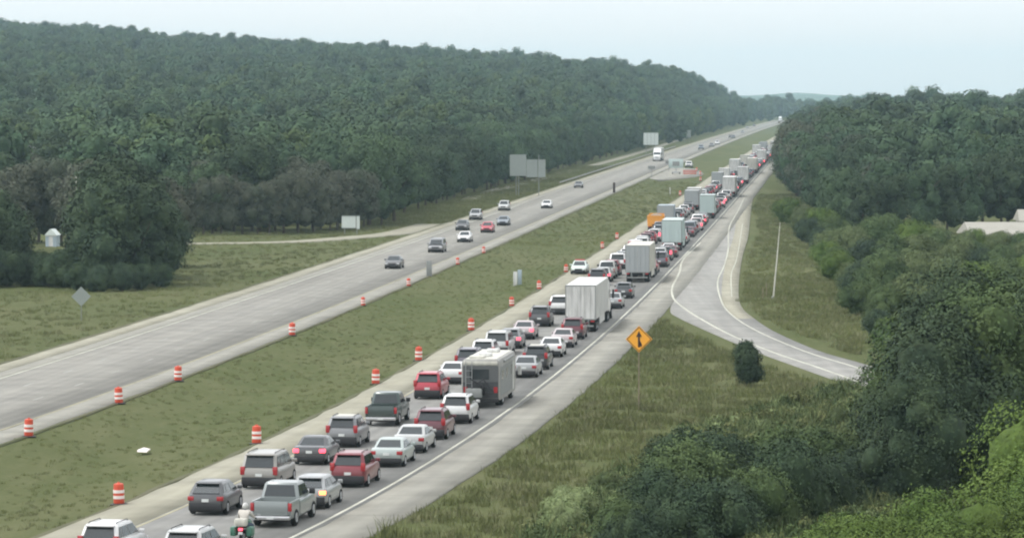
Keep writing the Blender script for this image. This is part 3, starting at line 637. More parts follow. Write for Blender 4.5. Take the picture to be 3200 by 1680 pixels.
scatter('grass', P, S, GT, 'rough green and straw-coloured grass on the median and verges', 'grass')
# ------------------------------------------------------------------ haze
hb = MB().box(-4300, 4300, -260, 9900, -6, 140)
M['haze'], hn, hl, hp = nmat('haze'); hn.remove(hp)
hv = hn.new('ShaderNodeVolumePrincipled'); hv.inputs['Color'].default_value = (.58, .80, .91, 1); hv.inputs['Density'].default_value = 9e-5
hl.new(hv.outputs[0], hn['Material Output'].inputs['Volume'])
tag(hb.build('haze', M['haze']), 'thin pale haze filling the valley air', 'haze', None, 'stuff')

# ------------------------------------------------------------------ vehicles (local frame: rear centre on the ground, +y forward)
def section(y, zb, zt, w, wt=None, mid=None):
    wt = wt or w*.93; mid = mid or zb+(zt-zb)*.55
    return [(-w*.86, y, zb), (w*.86, y, zb), (w*.98, y, zb+.10), (w, y, mid), (w*.985, y, zt-.12), (wt, y, zt-.02), (wt*.75, y, zt+.015), (-wt*.75, y, zt+.015), (-wt, y, zt-.02), (-w*.985, y, zt-.12), (-w, y, mid), (-w*.98, y, zb+.10)]
def lower(L, w, belt, hood, rear, yb0, yf0, zb=.24):
    """ yb0: where the greenhouse starts at the back; yf0: cowl """
    st = [(0, zb+.16, rear-.16, w*.84), (.06, zb+.08, rear-.05, w*.90), (.30, zb+.02, rear, w*.965), (max(yb0, .5), zb, max(rear, belt-.03), w), (L*.5, zb, belt, w), (yf0, zb, belt, w*.99),
          (yf0+.25, zb, hood+.02, w*.985), (L-.75, zb, hood-.05, w*.965), (L-.30, zb+.02, hood-.14, w*.92), (L-.08, zb+.08, hood-.26, w*.84), (L, zb+.16, hood-.36, w*.74)]
    return MB().loft([section(*s) for s in st])
def house(b0, b1, t0, t1, wb, wt, zb, zt):
    ring = lambda y0, y1, w, z, c: [(-w+c, y0, z), (w-c, y0, z), (w, y0+c*.8, z), (w, y1-c*.8, z), (w-c, y1, z), (-w+c, y1, z), (-w, y1-c*.8, z), (-w, y0+c*.8, z)]
    z1 = zt-.055
    return MB().loft([ring(b0, b1, wb, zb-.05, .12), ring(t0+(b0-t0)*.08, t1+(b1-t1)*.08, wt+(wb-wt)*.06, z1-.04, .16), ring(t0+.05, t1-.05, wt-.05, zt-.015, .16), ring(t0+.30, t1-.35, wt-.30, zt+.005, .12)])
KC = {}
def mk(kind, name, mb, mat, smooth=False, ang=40):
    return mb.mesh(name, M[mat], smooth, ang)
def wheels_spec(ys, hw, r=.335, w=.23):
    out = []
    for y in ys:
        for sx in (-1, 1):
            t = MB().wheel(0, 0, 0, r, w); rm = MB().wheel(0, 0, 0, r*.62, w*.9+.03, 10)
            out.append(('wheel', None, None, (sx*(hw-w*.5+.012), y, r), [('tyre', t.mesh('tyre', M['tyre'], True, 50), None), ('rim', rm.mesh('rim', M['rim'], True, 30), None)]))
    return out
def car_kind(kind):
    if kind in KC: return KC[kind]
    P = []       # (name, mesh, colour-key, loc, subparts)
    A = lambda name, mb, mat, smooth=False, subs=None, loc=None: P.append((name, mb.mesh(name, M[mat], smooth, 38), mat, loc, subs or []))
    S = dict(sedan=(4.85, .925, .95, .93, 1.03, .62, 3.55, 1.50, 2.70, 1.46, .70), hatch=(4.45, .91, 1.02, .98, 1.05, .10, 3.35, .62, 2.45, 1.56, .70), suv=(4.75, .95, 1.10, 1.07, 1.12, .08, 3.45, .42, 2.60, 1.74, .74),
             minivan=(5.15, 1.00, 1.06, 1.02, 1.10, .06, 4.30, .42, 3.30, 1.79, .80))
    if kind in S:
        L, w, belt, hood, rear, b0, b1, t0, t1, H, wtf = S[kind]
        A('body', lower(L, w, belt, hood, rear, b0, b1), 'paint', True)
        wb, wt = w*.92, w*wtf/.92*.92; wt = w*wtf+.03
        zb = belt-.02; g = house(b0, b1, t0, t1, wb, wt, zb+.03, H); A('cabin', g, 'paint', True)
        zt = H-.075
        rq = [(-wb+.12, b0, zb), (wb-.12, b0, zb), (wt-.12, t0, zt), (-wt+.12, t0, zt)]
        A('rear_window', MB().panel(rq, (.02, .02, .10, .04), .022, .03), 'glass')
        fq = [(wb-.12, b1, zb), (-wb+.12, b1, zb), (-wt+.12, t1, zt), (wt-.12, t1, zt)]
        A('windshield', MB().panel(fq, (.02, .02, .06, .04), .022, .03), 'glass')
        for sx in (-1, 1):
            m = MB(); y0b, y1b, y0t, y1t = b0+.14, b1-.14, t0+.16, t1-.12
            cut = [0, .20, .55, 1.0] if kind != 'sedan' else [0, .16, .54, 1.0]
            for k in range(3):
                f = lambda s: ((sx*wb, y0b+(y1b-y0b)*s, zb), (sx*wt, y0t+(y1t-y0t)*s, zt))
                a0, a1 = f(cut[k]+.02), f(cut[k+1]-.02)
                qd = [a0[0], a1[0], a1[1], a0[1]] if sx > 0 else [a1[0], a0[0], a0[1], a1[1]]
                m.panel(qd, (.0, .0, .14, .10), .018, .03)
            A('side_window', m, 'glass')
        zz = rear-.20 if kind != 'suv' else rear-.10
        for sx in (-1, 1):
            t = MB().box(min(sx*w*.60, sx*w*.955), max(sx*w*.60, sx*w*.955), -.015, .20, zz-.13, zz+.07, .03)
            if kind in ('suv', 'minivan'): t = MB().box(min(sx*w*.72, sx*w*.965), max(sx*w*.72, sx*w*.965), -.012, .16, zz-.16, zz+.26, .03)
            A('tail_light', t, 'tail', True)
        for sx in (-1, 1):
            A('headlight', MB().box(min(sx*w*.50, sx*w*.86), max(sx*w*.50, sx*w*.86), L-.24, L-.045, hood-.40, hood-.25, .03), 'head', True)
        A('rear_bumper', MB().box(-w*.90, w*.90, -.045, .22, .24, .52 if kind == 'sedan' else .62, .05), 'trim', True)
        A('front_bumper', MB().box(-w*.80, w*.80, L-.22, L+.035, .24, .46, .05), 'trim', True)
        A('grille', MB().box(-w*.46, w*.46, L-.10, L+.012, hood-.47, hood-.28, .02), 'trim')
        A('number_plate', MB().box(-.17, .17, -.035, .05, .66, .80), 'plate')
        for sx in (-1, 1): A('mirror', MB().box(min(sx*w*.93, sx*(w+.17)), max(sx*w*.93, sx*(w+.17)), b1-.35, b1-.20, belt+.00, belt+.17, .03), 'paint', True)
        if kind in ('suv', 'minivan'):
            for sx in (-1, 1): A('roof_rail', MB().tube([(sx*(wt-.12), t0+.25, H-.03), (sx*(wt-.12), t0+.35, H+.05), (sx*(wt-.12), t1-.35, H+.05), (sx*(wt-.12), t1-.2, H-.03)], .022, 5), 'trim')
        P.extend(wheels_spec((.86, L-.92), w, .345 if kind != 'sedan' else .33))
        A('underbody', MB().box(-w*.8, w*.8, .25, L-.3, .14, .30), 'trim')  # dark belly plate, hung low to deepen the shade under the car
        if kind != 'sedan': A('spoiler', MB().box(-wt+.10, wt-.10, t0-.20, t0+.12, H-.085, H-.03, .02), 'paint', True)
    elif kind == 'pickup':
        L, w, H = 5.85, 1.0, 1.92
        A('body', MB().loft([section(*s) for s in [(1.80, .36, 1.22, w), (2.4, .34, 1.22, w), (4.05, .34, 1.22, w), (4.3, .34, 1.22, w*.99), (5.3, .36, 1.16, w*.97), (5.7, .40, 1.04, w*.92), (5.85, .46, .92, w*.82)]]), 'paint', True)
        bed = MB().box(-w*.97, -w*.86, .06, 1.85, .42, 1.22, .03).box(w*.86, w*.97, .06, 1.85, .42, 1.22, .03).box(-w*.86, w*.86, .06, 1.85, .60, .72)
        A('cargo_bed', bed, 'paint', True)
        A('tailgate', MB().box(-w*.80, w*.80, .0, .08, .58, 1.23, .02), 'paint', True)
        A('cabin', house(1.86, 4.30, 2.05, 3.55, .92, .78, 1.22, H), 'paint', True)
        A('rear_window', MB().panel([(-.80, 1.86, 1.2), (.80, 1.86, 1.2), (.66, 2.05, H-.08), (-.66, 2.05, H-.08)], (.02, .02, .12, .06), .022, .03), 'glass')
        A('windshield', MB().panel([(.80, 4.30, 1.2), (-.80, 4.30, 1.2), (-.66, 3.55, H-.08), (.66, 3.55, H-.08)], (.02, .02, .06, .04), .022, .03), 'glass')
        for sx in (-1, 1):
            m = MB()
            for s0, s1 in ((.03, .42), (.46, .97)):
                f = lambda s: ((sx*.92, 2.0+2.15*s, 1.2), (sx*.78, 2.18+1.28*s, H-.08)); a0, a1 = f(s0), f(s1)
                m.panel([a0[0], a1[0], a1[1], a0[1]] if sx > 0 else [a1[0], a0[0], a0[1], a1[1]], (0, 0, .14, .10), .018, .03)
            A('side_window', m, 'glass')
        for sx in (-1, 1): A('tail_light', MB().box(min(sx*w*.81, sx*w*.98), max(sx*w*.81, sx*w*.98), -.01, .12, .78, 1.16, .02), 'tail', True)
        for sx in (-1, 1): A('headlight', MB().box(min(sx*w*.58, sx*w*.88), max(sx*w*.58, sx*w*.88), L-.25, L-.04, .78, .98, .03), 'head', True)
        A('rear_bumper', MB().box(-w*.93, w*.93, -.16, .10, .38, .56, .04), 'chrome', True); A('front_bumper', MB().box(-w*.88, w*.88, L-.2, L+.06, .38, .58, .04), 'trim', True)
        A('grille', MB().box(-w*.55, w*.55, L-.12, L+.012, .66, .98, .02), 'trim'); A('number_plate', MB().box(-.17, .17, -.18, -.10, .42, .54), 'plate')
        for sx in (-1, 1): A('mirror', MB().box(min(sx*.95, sx*1.22), max(sx*.95, sx*1.22), 3.9, 4.05, 1.22, 1.46, .03), 'trim', True)
        P.extend(wheels_spec((1.05, 4.75), w, .40, .26)); A('underbody', MB().box(-.8, .8, .3, 5.4, .28, .45), 'trim')
    KC[kind] = P; return P
LAMPS = {'tail_light'}
def assemble(P, name, loc, rz, color, lamps=None, small=False):
    root = empty(name, loc, rz)
    for (pn, me, mat, ploc, subs) in P:
        if small and pn in ('number_plate', 'underbody', 'roof_rail', 'mirror', 'grille'): continue
        if me is None:
            o = empty(pn, ploc); o.parent = root
            for (sn, sm, _) in subs: link(sn, sm, o)
            continue
        o = link(pn, me, root)
        if ploc: o.location = ploc
        if mat == 'paint': o.color = tuple(color)+(1,)
        if pn == 'tail_light' and lamps:
            o.material_slots[0].link = 'OBJECT'; o.material_slots[0].material = M[lamps]
        for (sn, sm, _) in subs: link(sn, sm, o)
    return root
def trailer_parts(P, y0, L, w, zb, zt, body='white', ribs=True, doors=True, door_mat=None):
    A = lambda name, mb, mat, smooth=False: P.append((name, mb.mesh(name, M[mat] if mat in M else mat, smooth, 38), mat, None, []))
    m = MB().box(-w, w, y0+.05, y0+L, zb, zt, .03)
    if ribs:
        for k in range(int(L/.61)):
            y = y0+.4+k*.61
            if y < y0+L-.2: m.box(-w-.016, -w+.01, y-.03, y+.03, zb+.06, zt-.08).box(w-.01, w+.016, y-.03, y+.03, zb+.06, zt-.08)
    A('cargo_box', m, body)
    if doors:
        for sx in (-1, 1):
            d = MB().box(min(sx*.02, sx*(w-.07)), max(sx*.02, sx*(w-.07)), y0, y0+.06, zb+.06, zt-.10)
            for xx in (.30, .85): d.tube([(sx*xx, y0-.03, zb+.08), (sx*xx, y0-.03, zt-.14)], .022, 5)
            for hz_ in np.linspace(zb+.3, zt-.4, 4): d.box(min(sx*(w-.25), sx*(w-.06)), max(sx*(w-.25), sx*(w-.06)), y0-.02, y0+.02, hz_, hz_+.06)
            A('rear_door', d, door_mat or body)
    A('door_frame', MB().box(-w-.01, -w+.06, y0-.01, y0+.10, zb-.02, zt+.01).box(w-.06, w+.01, y0-.01, y0+.10, zb-.02, zt+.01).box(-w+.06, w-.06, y0-.01, y0+.10, zt-.08, zt+.01).box(-w+.06, w-.06, y0-.01, y0+.10, zb-.04, zb+.05), 'postgrey')
def semi_parts(body='white', L=15.2, y0=0, door_mat=None, facing=False):
    P = []; A = lambda name, mb, mat, smooth=False: P.append((name, mb.mesh(name, M[mat], smooth, 38), mat, None, []))
    trailer_parts(P, y0, L, 1.30, 1.12, 4.02, body, True, True, door_mat)
    A('underride_guard', MB().box(-1.1, 1.1, .0, .10, .50, .64).box(-.7, -.6, .02, .12, .6, 1.14).box(.6, .7, .02, .12, .6, 1.14), 'postgrey')
    for sx in (-1, 1): A('tail_light', MB().box(min(sx*.85, sx*1.18), max(sx*.85, sx*1.18), -.02, .05, .92, 1.04), 'tail')
    A('side_skirt', MB().box(-1.27, -1.24, 5.2, 11.2, .45, 1.12).box(1.24, 1.27, 5.2, 11.2, .45, 1.12), body)
    for y in (1.8, 3.1, L+1.0-.4, L+2.0-.1, L+5.9): P.extend(wheels_spec((y,), 1.24, .50, .55 if y < L+3 else .30))
    A('chassis', MB().box(-.5, .5, .6, L+6.3, .75, 1.08), 'trim')
    c = L+.9
    A('tractor_cab', MB().loft([[(-1.18, y, .75), (1.18, y, .75), (1.22, y, 1.5), (1.2, y, z1-.25), (1.05, y, z1), (-1.05, y, z1), (-1.2, y, z1-.25), (-1.22, y, 1.5)] for y, z1 in ((c+.1, 3.85), (c+1.6, 3.85), (c+2.3, 3.45), (c+3.2, 2.95), (c+3.7, 2.05), (c+3.75, 1.95))]), 'paint', True)
    A('hood', MB().loft([[(-w_, y, .7), (w_, y, .7), (w_*1.02, y, z1-.3), (w_*.85, y, z1), (-w_*.85, y, z1), (-w_*1.02, y, z1-.3)] for y, z1, w_ in ((c+3.6, 2.0, 1.12), (c+4.6, 1.85, 1.08), (c+5.3, 1.65, .98), (c+5.45, 1.45, .9))]), 'paint', True)
    A('windshield', MB().panel([(1.08, c+3.72, 2.06), (-1.08, c+3.72, 2.06), (-1.0, c+3.18, 2.90), (1.0, c+3.18, 2.90)], (0, 0, 0, 0), .03, .05), 'glass')
    A('grille', MB().box(-.55, .55, c+5.40, c+5.50, .85, 1.5), 'chrome'); A('front_bumper', MB().box(-1.15, 1.15, c+5.3, c+5.65, .35, .72, .05), 'chrome', True)
    for sx in (-1, 1):
        A('headlight', MB().box(min(sx*.65, sx*.95), max(sx*.65, sx*.95), c+5.2, c+5.42, .85, 1.1, .03), 'head', True)
        A('side_window', MB().box(min(sx*1.20, sx*1.235), max(sx*1.20, sx*1.235), c+2.3, c+3.2, 2.0, 2.75), 'glass')
        A('mirror', MB().box(min(sx*1.35, sx*1.55), max(sx*1.35, sx*1.55), c+3.5, c+3.62, 1.9, 2.7, .03), 'trim')
    return P
def boxtruck_parts(body='white', L=7.2, zt=3.5, door_mat=None, blunt=False):
    P = []; A = lambda name, mb, mat, smooth=False: P.append((name, mb.mesh(name, M[mat], smooth, 38), mat, None, []))
    trailer_parts(P, 0, L, 1.26, .95, zt, body, False, True, door_mat)
    A('rear_bumper', MB().box(-1.15, 1.15, -.08, .10, .45, .62), 'trim')
    for sx in (-1, 1): A('tail_light', MB().box(min(sx*.9, sx*1.12), max(sx*.9, sx*1.12), -.02, .05, .72, .90), 'tail')
    A('cabin', MB().loft([[(-1.05, y, .6), (1.05, y, .6), (1.1, y, 1.4), (1.0, y, z1-.15), (.85, y, z1), (-.85, y, z1), (-1.0, y, z1-.15), (-1.1, y, 1.4)] for y, z1 in ((L+.1, 2.6), (L+1.1, 2.62), (L+1.9, 1.65), (L+2.6, 1.5), (L+2.75, 1.2))]), 'paint', True)
    A('windshield', MB().panel([(.95, L+1.88, 1.72), (-.95, L+1.88, 1.72), (-.85, L+1.15, 2.5), (.85, L+1.15, 2.5)], (0, 0, .05, .05), .03, .05), 'glass')
    for sx in (-1, 1):
        A('side_window', MB().box(min(sx*1.03, sx*1.10), max(sx*1.03, sx*1.10), L+.35, L+1.2, 1.55, 2.25), 'glass'); A('mirror', MB().box(min(sx*1.2, sx*1.4), max(sx*1.2, sx*1.4), L+1.3, L+1.4, 1.5, 2.1, .02), 'trim')
        A('headlight', MB().box(min(sx*.6, sx*.9), max(sx*.6, sx*.9), L+2.6, L+2.78, .85, 1.05), 'head')
    A('front_bumper', MB().box(-1.05, 1.05, L+2.6, L+2.9, .4, .65, .05), 'trim', True); A('chassis', MB().box(-.5, .5, .3, L+2.4, .55, .95), 'trim')
    P.extend(wheels_spec((1.7,), 1.15, .45, .5)); P.extend(wheels_spec((L+1.7,), 1.08, .45, .26)); return P
M['rvdark'] = simple('dark_lower_panel', (.045, .048, .050), .5, 0, .4, .2)
M['rvbody'] = simple('tan_grey_fibreglass', (.27, .265, .245), .5, 0, .4, .12, 2.0, None, (1.2, 1.2, .3))
M['rvgrey'] = simple('mid_grey_panel', (.095, .10, .10), .5, 0, .4, .15)
def rv_parts():
    P = []; A = lambda name, mb, mat, smooth=False: P.append((name, mb.mesh(name, M[mat], smooth, 38), mat, None, []))
    ring = lambda y, w, zb, zt: [(-w, y, zb), (w, y, zb), (w*1.0, y, zt-.25), (w*.93, y, zt-.05), (w*.8, y, zt), (-w*.8, y, zt), (-w*.93, y, zt-.05), (-w, y, zt-.25)]
    A('body', MB().loft([ring(0, 1.19, .62, 3.05), ring(.10, 1.24, .52, 3.14), ring(8.9, 1.24, .52, 3.14), ring(9.5, 1.20, .52, 3.05), ring(9.8, 1.1, .6, 2.3), ring(9.9, 1.05, .7, 1.2)]), 'rvbody', True)
    A('lower_panel', MB().box(-1.15, 1.15, -.03, .05, .66, 1.70, .02), 'rvdark'); A('upper_panel', MB().box(-1.15, 1.15, -.03, .05, 1.72, 2.72, .02), 'rvgrey'); A('bicycle_rack', MB().tube([(-.9, -.35, 1.0), (.2, -.35, 1.9), (.9, -.35, 1.05)], .05, 6).tube([(-.6, -.42, 1.9), (.5, -.42, 1.3)], .05, 6).wheel(0, 0, 0, .01, .01).box(-.85, .85, -.40, -.30, .95, 1.02), 'trim'); A('cargo_carrier', MB().box(-.85, .15, -.62, -.16, .72, 1.30, .06), 'postgrey', True); A('roof_pod', MB().box(-.85, .15, .6, 1.9, 3.13, 3.30, .08), 'fibre', True); A('side_stripe', MB().box(1.235, 1.262, .4, 7.2, .75, 2.62).box(1.235, 1.258, .4, 8.8, 1.42, 1.50), 'postgrey')
    A('rear_window', MB().box(-.70, .55, -.05, .03, 1.86, 2.52, .02), 'glass'); A('roof_cap', MB().box(-1.1, 1.1, -.06, .35, 2.78, 3.02, .04), 'fibre', True); A('roof', MB().box(-1.0, 1.0, .15, 8.9, 3.13, 3.165, .012), 'fibre')
    A('ladder', MB().tube([(-.95, -.10, .9), (-.95, -.10, 3.0)], .025, 6).tube([(-.55, -.10, .9), (-.55, -.10, 3.0)], .025, 6).box(-.95, -.55, -.12, -.09, 1.2, 1.23).box(-.95, -.55, -.12, -.09, 1.6, 1.63).box(-.95, -.55, -.12, -.09, 2.0, 2.03).box(-.95, -.55, -.12, -.09, 2.4, 2.43), 'steel')
    for y in (2.2, 6.4): A('roof_unit', MB().box(-.42, .42, y, y+1.0, 3.12, 3.38, .10), 'white', True)
    A('awning', MB().tube([(1.30, 2.0, 2.92), (1.30, 7.4, 2.92)], .075, 8), 'postgrey')
    for y in (1.0, 3.4, 6.0): A('side_window', MB().box(1.235, 1.265, y, y+1.1, 1.75, 2.35), 'glass')
    A('door', MB().box(1.235, 1.262, 7.3, 8.0, .7, 2.5), 'white')
    A('spare_wheel', MB().wheel(0, 0, 0, .36, .24), 'tyre', True)
    P[-1] = ('spare_wheel', P[-1][1], 'tyre', (.15, -.16, 1.20), [])
    for sx in (-1, 1):
        A('tail_light', MB().box(min(sx*.85, sx*1.10), max(sx*.85, sx*1.10), -.045, .03, 1.0, 1.38), 'tail'); A('mirror', MB().box(min(sx*1.38, sx*1.62), max(sx*1.38, sx*1.62), 9.2, 9.32, 1.5, 2.1, .03), 'white')
    A('rear_bumper', MB().box(-1.18, 1.18, -.14, .12, .40, .64, .03), 'trim'); A('windshield', MB().panel([(1.0, 9.84, 1.5), (-1.0, 9.84, 1.5), (-1.05, 9.62, 2.6), (1.05, 9.62, 2.6)], (0, 0, 0, 0), .03, .05), 'glass')
    P.extend(wheels_spec((2.6,), 1.16, .45, .5)); P.extend(wheels_spec((8.3,), 1.12, .45, .28)); A('chassis', MB().box(-.6, .6, .3, 9.3, .35, .62), 'trim'); return P
def bus_parts():
    P = []; A = lambda name, mb, mat, smooth=False: P.append((name, mb.mesh(name, M[mat], smooth, 38), mat, None, []))
    m = MB().box(-1.18, 1.18, 0, 3.9, 1.0, 1.25, .02); m.loft([[(-1.18, y, 1.25), (-1.02, y, 1.25), (-1.10, y, 2.55), (-1.25, y, 2.55)] for y in (0, 3.9)]); m.loft([[(1.02, y, 1.25), (1.18, y, 1.25), (1.25, y, 2.55), (1.10, y, 2.55)] for y in (0, 3.9)])
    m.box(-1.1, 1.1, 3.7, 3.9, 1.25, 2.8).box(-1.1, 1.1, 3.9, 5.1, 2.62, 2.76)
    A('dump_box', m, 'yellow'); A('tailgate', MB().loft([[(-1.08, -.06, z), (1.08, -.06, z), (1.08, .02, z), (-1.08, .02, z)] for z in (1.2, 2.45)]).box(-1.14, 1.14, -.10, .02, 2.45, 2.58).box(-.5, -.42, -.09, 0, 1.25, 2.45).box(.42, .5, -.09, 0, 1.25, 2.45), 'yellow')
    A('load', MB().loft([[(-1.02*s, 1.9-1.85*s, z), (1.02*s, 1.9-1.85*s, z), (1.02*s, 1.9+1.75*s, z), (-1.02*s, 1.9+1.75*s, z)] for s, z in ((1, 2.35), (.75, 2.62), (.3, 2.8))]), 'wood')
    A('chassis', MB().box(-.45, .45, .1, 6.6, .62, .98), 'trim')
    A('cabin', MB().loft([[(-1.08, y, .8), (1.08, y, .8), (1.12, y, 1.5), (1.0, y, z1-.15), (.9, y, z1), (-.9, y, z1), (-1.0, y, z1-.15), (-1.12, y, 1.5)] for y, z1 in ((4.0, 2.6), (5.1, 2.62), (5.6, 1.8), (6.7, 1.6), (6.9, 1.3))]), 'yellow', True)
    A('windshield', MB().panel([(.95, 5.62, 1.85), (-.95, 5.62, 1.85), (-.85, 5.15, 2.5), (.85, 5.15, 2.5)], (0, 0, 0, 0), .03, .05), 'glass')
    for sx in (-1, 1): A('tail_light', MB().box(min(sx*.8, sx*1.05), max(sx*.8, sx*1.05), -.10, -.02, .85, .98), 'tail'); A('mudflap', MB().box(min(sx*.6, sx*1.1), max(sx*.6, sx*1.1), .35, .38, .25, .85), 'trim')
    P.extend(wheels_spec((1.2, 2.4), 1.15, .50, .5)); P.extend(wheels_spec((5.6,), 1.1, .5, .28)); return P
def skinned(name, V, E, Rr, mat, parent, sub=2):
    me = bpy.data.meshes.new(name); me.from_pydata(V, E, []); o = bpy.data.objects.new(name, me); COL.objects.link(o)
    sk = o.modifiers.new('s', 'SKIN'); sv = me.skin_vertices[0].data
    for i, q in enumerate(Rr): sv[i].radius = (q, q) if not isinstance(q, tuple) else q
    sv[0].use_root = True
    ss = o.modifiers.new('d', 'SUBSURF'); ss.levels = sub; ss.render_levels = sub
    dg = bpy.context.evaluated_depsgraph_get(); dg.update(); nm = bpy.data.meshes.new_from_object(o.evaluated_get(dg)); bpy.data.objects.remove(o)
    nm.materials.clear(); nm.materials.append(mat); nm.polygons.foreach_set('use_smooth', [True]*len(nm.polygons))
    return link(name, nm, parent)
def motorcycle(loc, rz):
    t = empty('motorcycle', loc, rz)
    for nm, y in (('rear_wheel', .33), ('front_wheel', 1.78)):
        w = empty(nm, (0, y, .33)); w.parent = t; MB().wheel(0, 0, 0, .33, .16).build('tyre', M['tyre'], w, True); MB().wheel(0, 0, 0, .19, .17, 10).build('rim', M['rim'], w, True)
    MB().tube([(0, .33, .36), (0, .75, .52), (0, 1.3, .62), (0, 1.52, .98)], .06, 8).box(-.2, .2, .75, 1.2, .28, .60, .05).build('frame', M['trim'], t, True)
    MB().box(-.17, .17, 1.0, 1.48, .72, .98, .07).build('fuel_tank', M['green'], t, True)
    MB().box(-.16, .16, .25, 1.0, .72, .84, .05).build('seat', M['trim'], t, True)
    for s in (-1, 1): MB().box(min(s*.24, s*.50), max(s*.24, s*.50), .02, .62, .40, .80, .05).build('pannier', M['green'], t, True)
    MB().box(-.28, .28, -.12, .28, .86, 1.18, .06).build('top_case', M['fibre'], t, True)
    MB().box(-.09, .09, -.06, .02, .66, .76, .01).build('tail_light', M['brake'], t); MB().box(-.10, .10, -.04, -.01, .48, .60).build('number_plate', M['plate'], t)
    MB().tube([(-.42, 1.36, 1.06), (0, 1.5, 1.02), (.42, 1.36, 1.06)], .018, 6).box(-.55, -.40, 1.45, 1.48, 1.16, 1.26).box(.40, .55, 1.45, 1.48, 1.16, 1.26).build('handlebar', M['steel'], t)
    MB().loft([[(-.22, 1.62, .95), (.22, 1.62, .95), (.22, 1.65, .97), (-.22, 1.65, .97)], [(-.16, 1.52, 1.34), (.16, 1.52, 1.34), (.16, 1.55, 1.35), (-.16, 1.55, 1.35)]]).build('windscreen', M['head'], t)
    MB().tube([(-.08, 1.78, .33), (-.08, 1.55, .95)], .03, 6).tube([(.08, 1.78, .33), (.08, 1.55, .95)], .03, 6).build('front_fork', M['steel'], t)
    tag(t, 'green touring motorcycle with pale top case waiting behind the silver pickup truck', 'motorcycle')
    p = empty('person', loc, rz)
    skinned('body', [(0, .62, .86), (0, .66, 1.12), (0, .74, 1.36), (0, .80, 1.48), (0, .83, 1.60),
                     (-.19, .74, 1.40), (-.30, .98, 1.20), (-.36, 1.28, 1.10), (.19, .74, 1.40), (.30, .98, 1.20), (.36, 1.28, 1.10),
                     (-.12, .66, .86), (-.30, 1.06, .80), (-.30, .92, .42), (-.30, 1.06, .36), (.12, .66, .86), (.30, 1.06, .80), (.30, .92, .42), (.30, 1.06, .36)],
            [(0, 1), (1, 2), (2, 3), (3, 4), (2, 5), (5, 6), (6, 7), (2, 8), (8, 9), (9, 10), (0, 11), (11, 12), (12, 13), (13, 14), (0, 15), (15, 16), (16, 17), (17, 18)],
            [.16, (.18, .13), (.19, .13), .07, .07, .085, .058, .042, .085, .058, .042, .11, .085, .06, .05, .11, .085, .06, .05], M['denim'], p)
    skinned('jacket', [(0, .62, .92), (0, .66, 1.14), (0, .73, 1.38), (-.20, .74, 1.42), (-.31, .98, 1.21), (-.355, 1.22, 1.12), (.20, .74, 1.42), (.31, .98, 1.21), (.355, 1.22, 1.12)],
            [(0, 1), (1, 2), (2, 3), (3, 4), (4, 5), (2, 6), (6, 7), (7, 8)], [(.20, .17), (.22, .16), (.23, .165), .11, .08, .06, .11, .08, .06], M['jacket'], p)
    h = MB(); n = 12
    h.loft([[(.135*math.sin(ph)*math.cos(t_), .86+.165*math.sin(ph)*math.sin(t_), 1.66-.16*math.cos(ph)) for t_ in [2*math.pi*k/n for k in range(n)]] for ph in [.15+.283*j for j in range(11)]])
    h.build('helmet', M['white'], p, True, 180)
    for s in (-1, 1): MB().box(min(s*.33, s*.40), max(s*.33, s*.40), 1.27, 1.40, 1.04, 1.12, .03).build('glove', M['trim'], p, True)
    tag(p, 'rider in pale jacket and white helmet astride the green motorcycle', 'person')

COLS = {'white': (.62, .62, .61), 'silver': (.31, .32, .32), 'light silver': (.44, .45, .44), 'grey': (.20, .205, .21), 'dark grey': (.075, .078, .082), 'black': (.022, .023, .025), 'red': (.40, .035, .055), 'dark red': (.20, .03, .04),
        'maroon': (.12, .030, .042), 'dark green': (.045, .065, .060), 'silver-beige': (.27, .26, .235), 'purple-grey': (.12, .11, .13), 'greenish silver': (.38, .43, .41), 'grey-green': (.22, .245, .24), 'blue-grey': (.15, .18, .21), 'pinkish silver': (.46, .40, .40)}
KN = {'sedan': 'sedan', 'hatch': 'hatchback', 'suv': 'SUV', 'minivan': 'minivan', 'pickup': 'pickup truck'}
CATN = {'sedan': 'car', 'hatch': 'car', 'suv': 'car', 'minivan': 'minivan', 'pickup': 'pickup truck'}
ON = {'sedan': 'sedan_car', 'hatch': 'hatchback_car', 'suv': 'suv_car', 'minivan': 'minivan', 'pickup': 'pickup_truck'}
LANE = {'L': -6.15, 'R': -1.95}
